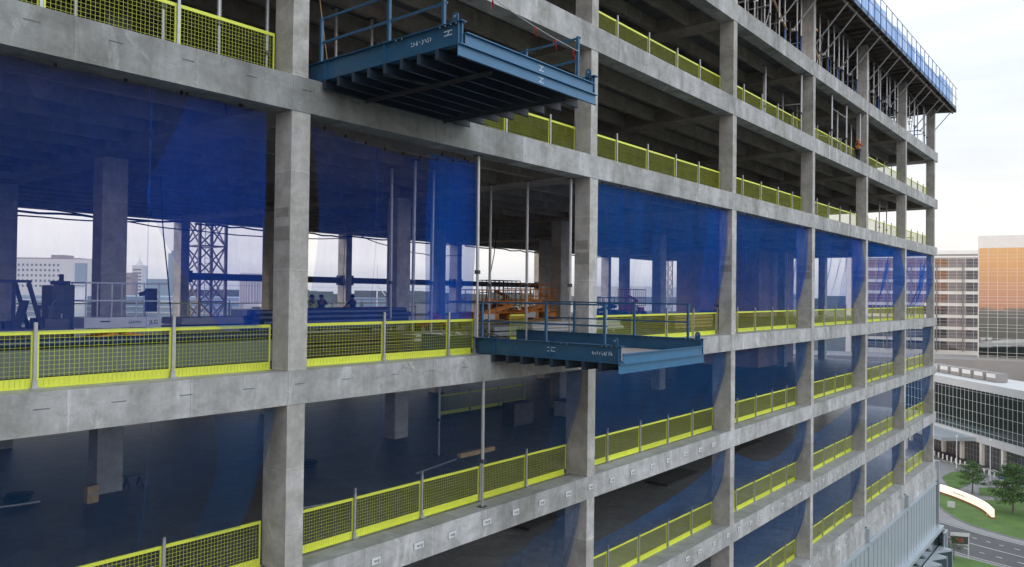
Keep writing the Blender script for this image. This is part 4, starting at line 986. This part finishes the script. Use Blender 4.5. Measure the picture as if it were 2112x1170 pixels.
lawn(arc([(151, 15.5), (145.5, 13.6), (139.8, 11.4), (134, 8.3), (130, 5.2), (127.8, 1.6), (126, -2.6), (124, -10), (121, -20), (140, -19), (151, -8), (151, 1), (148, 6.5), (150.5, 10.5), (151, 15.5)], 5)[:-1], 'kerb')
lawn(arc([(163, 14.5), (170, 13.5), (171, 10.5), (164, 9.2), (156, 9.8), (154, 11.5), (163, 14.5)], 5)[:-1], 'kerb')
lawn([(152, 6.5), (158, 7.5), (162, 3), (157, -3), (152, -4)], 'kerb')
lawn([(88, 12), (108, 14), (111.8, 6), (111, 1), (109.5, -5), (107, -14), (98, -30), (84, -30)], 'kerb')
strip('driveway', arc([(176, 16), (158, 8.6), (151, 6.8), (150.6, 1), (154, -8), (158, -20)]), 4.2, GZ+.004, 'pave')
strip('driveway', arc([(196, 20), (182, 13), (176, 5), (174, -6), (174, -20)]), 7, GZ+.006, 'asphalt')
for i in range(9):
    a = Vector((179.5-.5*i, 16.5-1.3*i, GZ+.02)); b = MB(); b.quad(a, a+Vector((.5,-.3,0)), a+Vector((3.2,1.4,0)), a+Vector((2.7,1.7,0)))
    tag(b.build('road_marking', M['paint']), kind='structure')
# curved illuminated sign wall
sg = thing('sign_wall', 'long curved illuminated white sign wall on a brick base in the lawn', 'sign wall', (143, 8, GZ))
cv = arc([(148.6, 12.1), (146.2, 9.2), (143.2, 6.4), (139.8, 4.0), (135.6, 2.3)], 8)
b = MB(); bb = MB(); md = MB()
for (x0, y0), (x1, y1) in zip(cv, cv[1:]):
    mx, my = (x0+x1)/2, (y0+y1)/2; d = Vector((x1-x0, y1-y0, 0)); u = d.normalized(); n_ = Vector((-u.y, u.x, 0))
    b.obox((mx, my, GZ), u, n_, d.length/2+.02, .22, .40, 1.65); bb.obox((mx, my, GZ), u, n_, d.length/2+.02, .35, 0, .40)
b.build('sign_face', M['lamp'], sg); bb.build('brick_base', M['brick'], sg)
MB().box(148.7, 149.1, 11.7, 12.7, GZ, GZ+1.75).build('end_pier', M['dark'], sg)
b = MB()
for i in range(16):
    x, y = cv[7+i] if 7+i < len(cv) else cv[-1]; 
    b.obox((x-.28, y+.02, GZ), (1,1,0), (1,-1,0), .18, .02, .95, 1.15)
b.build('lettering', M['greyboard'], sg)
b = MB(); b.box(137.4, 137.9, 3.0, 3.4, GZ+.13, GZ+.23); b.box(136.4, 136.9, 2.2, 2.6, GZ+.13, GZ+.23); b.build('uplight', M['warm'], sg)
# small white site board in the lawn
t = thing('notice_board', 'small white square notice board standing in the lawn', 'sign', (137.2, 8.4, GZ))
MB().box(137.2, 137.28, 8.0, 9.1, GZ+.5, GZ+1.5).build('board', M['offwhite'], t); MB().box(137.3, 137.36, 8.5, 8.6, GZ, GZ+.6).build('leg', M['galv'], t)
# property sign on two posts
t = thing('roadside_sign', 'framed white and dark roadside sign board on posts beside the road', 'sign', (111.5, 2.5, GZ)); u = Vector((.45, -.9, 0)).normalized(); n_ = Vector((.9, .45, 0)).normalized(); c = Vector((110.4, 3.1, GZ))
MB().obox(c, u, n_, 1.15, .05, 2.0, 3.5).build('board', M['dark'], t)
MB().obox(c-n_*.08, u, n_, 1.2, .02, 3.15, 3.65).build('header', M['offwhite'], t); MB().obox(c-n_*.08, u, n_, .4, .02, 2.35, 2.85).build('pink_panel', M['red'], t)
MB().obox(c-n_*.08, u, n_, 1.15, .03, 1.95, 2.08).build('frame_bar', M['offwhite'], t)
for s_ in (-1.1, 1.1): MB().obox(c+u*s_, u, n_, .06, .06, 0, 3.6).build('post', M['offwhite'], t)
t = thing('parking_sign', 'white box sign with dark top standing at the drive behind the trees', 'sign', (160, 3.5, GZ))
MB().box(159.9, 160.2, 2.6, 4.3, GZ+.4, GZ+1.9).build('panel', M['offwhite'], t); MB().box(159.85, 160.25, 2.5, 4.4, GZ+1.9, GZ+2.25).build('cap', M['bluepost'], t)
# trees
def tree(x, y, h, cr_, label, m_='leaf', conic=.5, n=5200, base=.3, seed=1):
    rr = random.Random(seed)
    t = thing('tree', label, 'tree', (x, y, GZ), None)
    b = MB(); b.tube((0,0,0), (.05*h*.1, 0, h*.5), h*.022, 8, h*.014); b.tube((.05*h*.1, 0, h*.5), (0, 0, h*.92), h*.014, 6, .02)
    br = []
    for i in range(26):
        f = base+.02+(1-base-.08)*i/26; a = i*2.4+rr.uniform(-.3, .3); rad = cr_*(1-conic*((f-base)/(1-base))**1.5)*(1-max(0, f-.75)*2.2)*rr.uniform(.75, 1.05)
        p0 = Vector((0,0,h*f)); p1 = p0+Vector((math.cos(a)*rad, math.sin(a)*rad, h*rr.uniform(.0, .06))); br.append((p0, p1)); b.tube(p0, p1, h*.006, 5, .01)
    b.build('trunk', M['bark'], t, off=local())
    l = MB(); cl = []
    for p0, p1 in br:
        for q in range(3): cl.append((p0.lerp(p1, .45+.27*q), cr_*rr.uniform(.16, .28)))
    for i in range(8): cl.append((Vector((rr.uniform(-.3,.3), rr.uniform(-.3,.3), h*rr.uniform(.85,.98))), cr_*.16))
    for i in range(n):
        c_, r_ = rr.choice(cl); d = Vector((rr.gauss(0,1), rr.gauss(0,1), rr.gauss(0,.55))); d = d.normalized()*r_*rr.random()**.45
        p = c_+d; s_ = rr.uniform(.07, .16)*(h/7); u_ = Vector((rr.gauss(0,1), rr.gauss(0,1), rr.gauss(0,.5))).normalized(); v_ = u_.cross(Vector((rr.gauss(0,1), rr.gauss(0,1), rr.gauss(0,1)))).normalized()
        l._add([p-u_*s_, p+v_*s_*.6, p+u_*s_, p-v_*s_*.6], [(0,1,2,3)])
    l.build('crown', M[m_], t, off=local())
    return t
tree(152.5, 7.6, 6.1, 2.6, 'medium green tree left of the big one, behind the sign wall', 'leaf', .55, 6000, .28, 3)
tree(141.8, .2, 8.3, 3.3, 'large green tree at the right edge behind the sign wall', 'leaf', .55, 9000, .2, 5)
tree(109.2, 3.6, 3.3, 1.7, 'small sparse tree standing just in front of the roadside sign', 'leaf2', .35, 1800, .4, 8)
tree(175, 3, 5.5, 2.2, 'small dark tree by the entrance canopy', 'leaf2', .3, 1500, .3, 9)
# street lamps
def street_lamp(x, y, h, label):
    t = thing('street_lamp', label, 'street lamp', (x, y, GZ), 'street lamps by the entrance drive')
    MB().tube((x, y, GZ), (x, y, GZ+h), .11, 8, .07).build('pole', M['white'], t); MB().box(x-.2, x+.9, y-.18, y+.18, GZ+h, GZ+h+.14).build('lamp_head', M['white'], t); MB().tube((x, y, GZ), (x, y, GZ+.6), .25, 10).build('base', M['pave'], t)
street_lamp(171.5, 13.2, 7.2, 'left of the two tall street lamps before the entrance canopy'); street_lamp(163.5, 6.2, 8.4, 'right of the two tall street lamps before the entrance canopy')

# ------------------------------------------------------------------ buildings to the right
def frame(p0, p1):
    a = Vector((p0[0], p0[1], 0)); b_ = Vector((p1[0], p1[1], 0)); u_ = (b_-a).normalized(); n__ = Vector((u_.y, -u_.x, 0))
    if n__.dot(Vector((CAM.x, CAM.y, 0))-a) < 0: n__ = -n__
    return a, u_, n__, (b_-a).length
def slabwall(b, a, u_, n__, s0, s1, z0, z1, d0, d1, mi=0):
    P = []
    for z in (z0, z1):
        for s_, d_ in ((s0, d0), (s1, d0), (s1, d1), (s0, d1)):
            q = a+u_*s_+n__*d_; P.append((q.x, q.y, z))
    b._add(P, [(0,3,2,1),(4,5,6,7),(0,1,5,4),(1,2,6,5),(2,3,7,6),(3,0,4,7)], mi)
# glass podium building running towards us on the right
A, B_ = (197.5, 23.0), (171.0, .2)
a, u_, n__, Lp = frame(A, B_); S0, S1 = -14, Lp+22
pb = thing('glass_podium_building', 'long low glazed building with white bands at the lower right', 'building', (190, 18, GZ))
b = MB(); slabwall(b, a, u_, n__, S0, S1, GZ, -17.9, -11, 0); b.build('glazing', M['glassgreen'], pb)
b = MB(); slabwall(b, a, u_, n__, S0-.5, S1, -18.0, -16.3, -11.5, .6); b.build('roof_band', M['podwhite'], pb)
b = MB(); slabwall(b, a, u_, n__, S0-.5, S1, -29.2, -27.7, -1, .9); b.build('lower_band', M['podwhite'], pb)
b = MB(); s_ = S0
while s_ < S1: slabwall(b, a, u_, n__, s_, s_+.05, -27.7, -18.0, .0, .08); s_ += 1.45
for z in (-18.6, -20.7, -23.0, -25.3, -26.9): slabwall(b, a, u_, n__, S0, S1, z, z+.06, .0, .08)
b.build('mullions', M['mullion'], pb)
b = MB(); slabwall(b, a, u_, n__, S0, S1, GZ, -29.2, .01, .04, 0); b.build('ground_floor', M['dark'], pb)
for s_ in (-8, -1, 6, 13, 20, 27, 34, 41): b = MB(); slabwall(b, a, u_, n__, s_, s_+.7, GZ, -29.2, .05, .75); b.build('pillar', M['offwhite'], pb)
b = MB()
for s_ in range(60): slabwall(b, a, u_, n__, S0+s_*1.1, S0+s_*1.1+.08, GZ+.3, -29.4, .045, .1)
for z in (GZ+1.3, GZ+2.6, GZ+3.8): slabwall(b, a, u_, n__, S0, S1, z, z+.07, .045, .1)
b.build('ground_floor_bars', M['greywall'], pb)
# roof units
for i in range(6):
    q = a+u_*(S0+9+i*4.4)+n__*(-5)
    t = thing('roof_unit', ORD[i]+' boxy rooftop air unit from the left on the glazed building', 'air unit', (q.x, q.y, -16.3), 'rooftop air units')
    MB().obox((q.x, q.y, -16.3), u_, n__, 1.75, 1.3, 0.1, 1.9).build('case', M['greywall'], t); MB().obox((q.x, q.y, -16.3), u_, n__, 1.5, 1.32, .9, 1.8).build('cover', M['offwhite'], t)
# canopy
t = thing('entrance_canopy', 'flat grey entrance canopy on white posts in front of the glazed building', 'canopy', (170, 14, GZ))
b = MB(); slabwall(b, a, u_, n__, -9, 19, -29.1, -28.3, .95, 8.5); b.build('roof', M['panel'], t)
for s_ in (-6, 3, 12): b = MB(); slabwall(b, a, u_, n__, s_, s_+.5, GZ, -29.1, 7.4, 7.9); b.build('post', M['offwhite'], t)
for i in range(17):
    q = a+u_*(6+i*1.6)+n__*5.2
    tag(MB().tube((q.x, q.y, GZ), (q.x, q.y, GZ+1.1), .16, 8).build('bollard', M['offwhite']), ORD[i]+' white bollard from the left in the row before the entrance', 'bollard', 'bollards before the entrance')
q = a+u_*3+n__*10
t = thing('utility_box', 'white box beside the left canopy post', 'box', (q.x, q.y, GZ)); MB().obox((q.x, q.y, GZ), u_, n__, .45, .35, .3, 1.5).build('case', M['offwhite'], t); MB().obox((q.x, q.y, GZ), u_, n__, .3, .2, 0, .3).build('base', M['pave'], t)
# grey plinth behind
A, B_ = (253, 60), (278, 2)
a, u_, n__, Lp = frame(A, B_)
b = MB(); slabwall(b, a, u_, n__, -20, Lp+20, GZ, -17.3, -22, 0); o = b.build('plinth_building', M['greywall']); tag(o, 'plain grey windowless block below the tall white buildings', 'building')
# banded white building
A, B_ = (302.5, 62.0), (312.8, 29.0)
a, u_, n__, Lp = frame(A, B_)
bb_ = thing('banded_building', 'white office building with horizontal window bands, left of the gold glass tower', 'building', (310, 40, GZ))
b = MB(); slabwall(b, a, u_, n__, -6, Lp+4, GZ, 16.9, -25, 0, 0); b.build('wall', M['offwhite'], bb_)
fl = [(-17.0+4.37*i) for i in range(8)]
for i, z in enumerate(fl):
    b = MB(); slabwall(b, a, u_, n__, -2, Lp+3.5, z, z+3.15, .02, .12); b.build('window_band', M['glassband'], bb_)
b = MB()
for i, z in enumerate(fl):
    for q in range(15): slabwall(b, a, u_, n__, -2+q*2.7, -2+q*2.7+.10, z, z+3.15, .12, .24)
    for dz in (.45, .9, 2.1): slabwall(b, a, u_, n__, -2, Lp+3.5, z+dz, z+dz+.06, .12, .18)
b.build('glazing_bars', M['mullion'], bb_)
for q in (4.5, 12.5, 21, 29.5): b = MB(); slabwall(b, a, u_, n__, q, q+.25, -17.5, 14.8, .24, .9); b.build('fin', M['greywall'], bb_)
b = MB(); slabwall(b, a, u_, n__, -6, Lp+4, 17.3, 20.0, -22, -2); b.build('penthouse', M['offwhite'], bb_)
b = MB(); slabwall(b, a, u_, n__, 12, Lp+4, 17.9, 18.6, -2, -1.9); b.build('louver', M['greywall'], bb_)
b = MB(); slabwall(b, a, u_, n__, -8, -3.6, -19.5, 18, -6, 2.5); b.build('corner_fin', M['greywall'], bb_)
b = MB(); slabwall(b, a, u_, n__, -9.6, -8, -19.5, 18, -6, 2.6); b.build('corner_fin', M['offwhite'], bb_)
# tall mirror-glass block
A, B_ = (279.6, 24.4), (285.0, -14)
a, u_, n__, Lp = frame(A, B_)
tw = thing('glass_tower', 'tall white block with mirror glass grid glowing gold in its upper half', 'building', (285, 5, GZ))
b = MB(); slabwall(b, a, u_, n__, 0, Lp, -22.0, 22.7, -22, 0); b.build('wall', M['offwhite'], tw)
b = MB(); slabwall(b, a, u_, n__, .15, Lp-.2, -17.6, 18.7, .02, .06); b.build('glazing', M['glasstower'], tw)
b = MB(); q = .15
while q < Lp: slabwall(b, a, u_, n__, q, q+.09, -17.6, 18.7, .06, .12); q += 2.62
z = -17.6; i = 0
while z < 18.8: slabwall(b, a, u_, n__, .15, Lp-.2, z, z+.07, .06, .11); z += (1.15, 1.05, 2.35)[i % 3]; i += 1
b.build('glazing_bars', M['mullion'], tw)
b = MB(); slabwall(b, a, u_, n__, .5, Lp, GZ, -22.0, -22, -3); b.build('base', M['greywall'], tw)
# low block facing between the pieces, seen through the right-hand nets
for i, (x, y, w_, d_, z1, m_, lb) in enumerate(((150, 75, 30, 22, 4, 'far1', 'pale low block with striped bands seen through the sixth bay of the tall floor'), (180, 130, 60, 30, -4, 'far3', 'brown low block seen beyond the right-hand nets'))):
    t = thing('office_block', lb, 'building', (x, y, GZ)); MB().box(x, x+w_, y, y+d_, GZ, z1).build('wall', M[m_], t)
    b = MB()
    for k in range(7): z = z1-2.5-k*4.2; b.box(x-.1, x+w_, y-.1, y-.02, z-1.6, z); b.box(x-.1, x-.02, y, y+d_, z-1.6, z)
    b.build('window_band', M['farwin'], t)

# ------------------------------------------------------------------ skyline beyond the far side
def far_block(px0, px1, D, z1, depth, material, label, name='far_building', cat='building', z0=GZ):
    f = 1568.215
    p = [CAM+D*(_fw+_rt*((q-1056)/f)) for q in (px0, px1)]
    a = Vector((p[0].x, p[0].y, 0)); u_ = (Vector((p[1].x, p[1].y, 0))-a); Lq = u_.length; u_.normalize(); nn = Vector((u_.y, -u_.x, 0))
    if nn.dot(Vector((CAM.x, CAM.y, 0))-a) < 0: nn = -nn
    t = thing(name, label, cat, (a.x, a.y, z0), None)
    b = MB(); slabwall(b, a, u_, nn, 0, Lq, z0, z1, -depth, 0); b.build('wall', material, t)
    return t, a, u_, nn, Lq
t, a, u_, nn, Lq = far_block(-40, 186, 450, 19.0, 18, M['far1'], 'long white hospital block with rows of small square windows on the left skyline')
b = MB()
for r_ in range(5):
    for q in range(int(Lq/2.6)-6):
        s_ = 1+q*2.6; z = 14.8-r_*3.1
        slabwall(b, a, u_, nn, s_, s_+1.15, z, z+1.35, .02, .1)
b.build('windows', M['farwin'], t); 
b = MB(); slabwall(b, a, u_, nn, Lq*.86, Lq*.97, 1, 16.8, .02, .2); b.build('glazed_bay', M['far2'], t)
b = MB(); slabwall(b, a, u_, nn, Lq*.62, Lq*.74, 19, 21.6, -12, -2); slabwall(b, a, u_, nn, 2, Lq*.9, 19, 19.8, -14, -.6); b.build('penthouse', M['far3'], t)
t, a, u_, nn, Lq = far_block(-60, 560, 330, -1.4, 60, M['far2'], 'long low blue-grey glazed roofed block in front of the hospital')
b = MB()
for z in (-3.5, -6, -8.5, -11): slabwall(b, a, u_, nn, 0, Lq, z, z+.5, .02, .3)
b.build('cornice', M['far1'], t)
t, a, u_, nn, Lq = far_block(90, 130, 310, 3.2, 18, M['offwhite'], 'small white rooftop box in front of the hospital')
b = MB(); slabwall(b, a, u_, nn, -6, Lq+1, 3.2, 3.7, -16, 1); b.build('roof', M['far1'], t)
t, a, u_, nn, Lq = far_block(-60, 640, 260, -9.5, 25, M['far1'], 'pale lower terrace wall in front of the blue-grey block')
b = MB(); slabwall(b, a, u_, nn, 0, Lq, -10.5, -9.3, -25, .4); b.build('parapet', M['offwhite'], t)
t, a, u_, nn, Lq = far_block(272, 293, 900, 30, 14, M['far1'], 'pale skyline tower with a small spire')
q = a+u_*(Lq/2)-nn*6; b = MB(); b.tube((q.x, q.y, 30), (q.x, q.y, 36), 5, 8, 1.2); b.tube((q.x, q.y, 36), (q.x, q.y, 43), .5, 5, .1); b.build('spire', M['far1'], t)
b = MB()
for z in range(-4, 28, 4): slabwall(b, a, u_, nn, 1.2, Lq-1.2, z, z+1.6, .02, .2)
b.build('window_band', M['farwin'], t)
t, a, u_, nn, Lq = far_block(346, 372, 800, 40, 14, M['far2'], 'blue-grey slab tower just left of the crane mast')
b = MB(); slabwall(b, a, u_, nn, 2, Lq-2, 40, 43, -10, -3); b.build('penthouse', M['far2'], t)
t, a, u_, nn, Lq = far_block(256, 271, 800, 19, 14, M['far3'], 'small grey block left of the spired tower')
b = MB(); slabwall(b, a, u_, nn, 1, Lq-1, 12, 14, .02, .3); b.build('window_band', M['farwin'], t)
t, a, u_, nn, Lq = far_block(302, 348, 600, 10, 20, M['far2'], 'wide blue-grey block right of the spired tower')
b = MB(); slabwall(b, a, u_, nn, 1, Lq-1, 6, 7, .02, .3); b.build('window_band', M['farwin'], t)
# cylinder building
q = CAM+300*(_fw+_rt*((520-1056)/1568.2)); t = thing('round_building', 'round brown-grey tower with vertical stripes right of the crane mast', 'building', (q.x, q.y, GZ))
MB().tube((q.x, q.y, GZ), (q.x, q.y, 8.5), 4.6, 28).build('wall', M['far3'], t, True)
b = MB()
for i in range(28): an = 2*math.pi*i/28; b.box(q.x+4.65*math.cos(an)-.12, q.x+4.65*math.cos(an)+.12, q.y+4.65*math.sin(an)-.12, q.y+4.65*math.sin(an)+.12, GZ, 8.2)
b.build('ribs', M['far1'], t)
t, a, u_, nn, Lq = far_block(503, 545, 120, -.2, 8, M['offwhite'], 'pale plant room with dark louvres right of the crane mast', 'plant_room')
b = MB()
for k in range(7): slabwall(b, a, u_, nn, Lq*.42, Lq*.85, -1.0-k*.62, -.65-k*.62, .02, .1)
b.build('louver', M['dark'], t)
t, a, u_, nn, Lq = far_block(477, 503, 110, -.9, 8, M['dark'], 'dark plant box beside the pale plant room', 'plant_room')
b = MB(); slabwall(b, a, u_, nn, .1, Lq-.1, -1, -.85, -7, .1); b.build('lid', M['cabinet'], t)
# slender towers far right through bay three
t, a, u_, nn, Lq = far_block(1634, 1648, 500, 4, 14, M['far2'], 'small blue-grey tower seen through the fourth bay window gap')
b = MB(); slabwall(b, a, u_, nn, .5, Lq-.5, 1, 2, .02, .3); b.build('window_band', M['farwin'], t)
# far bank of woods and cable-stayed mast near the horizon
b = MB(); rr = random.Random(3); n = 260
for i in range(n):
    th = -1.0+2.5*i/n; D = 2600+rr.uniform(-200, 200); x = CAM.x+D*math.sin(th+.2); y = CAM.y+D*math.cos(th+.2); hh = rr.uniform(26, 42)
    d_ = Vector((math.cos(th+.2), -math.sin(th+.2), 0)); w_ = 26
    b.obox((x, y, GZ), d_, (math.sin(th+.2), math.cos(th+.2), 0), w_, 40, 0, hh)
tag(b.build('far_woods', M['woods']), kind='stuff', label='dark line of far-off woods along the horizon', cat='woods')
t, a, u_, nn, Lq = far_block(708, 830, 620, -4, 14, M['far2'], 'low teal roofed hall beyond the workers')
b = MB(); slabwall(b, a, u_, nn, -2, Lq+2, -4, -3, -15, 1); b.build('roof', M['far2'], t)
t = thing('signal_mast', 'thin white mast rising near the horizon right of the workers', 'mast', (0,0,0)); q = CAM+620*(_fw+_rt*((778-1056)/1568.2)); t.location = (q.x, q.y, GZ)
MB().tube((0,0,0), (0,0,58), .8, 6, .3).build('pole', M['offwhite'], t, off=local()); MB().bar((0,0,42), (14,6,33), .5).build('stay', M['offwhite'], t, off=local()); MB().tube((0,0,0), (0,0,3), 2, 8).build('base', M['far1'], t, off=local())
# haze
hz = MB(); hz.box(-3100, 6100, -3100, 6100, GZ-1.2, 75)
hm = bpy.data.materials.new('haze'); hm.use_nodes = True; hn = hm.node_tree; hn.nodes.clear(); ho = hn.nodes.new('ShaderNodeOutputMaterial'); hv = hn.nodes.new('ShaderNodeVolumePrincipled')
hv.inputs['Density'].default_value = .00006; hv.inputs['Color'].default_value = (.86, .90, .96, 1); hv.inputs['Anisotropy'].default_value = .2; hn.links.new(hv.outputs[0], ho.inputs['Volume'])
tag(hz.build('haze', hm), kind='stuff', label='thin bluish haze in the air', cat='haze')
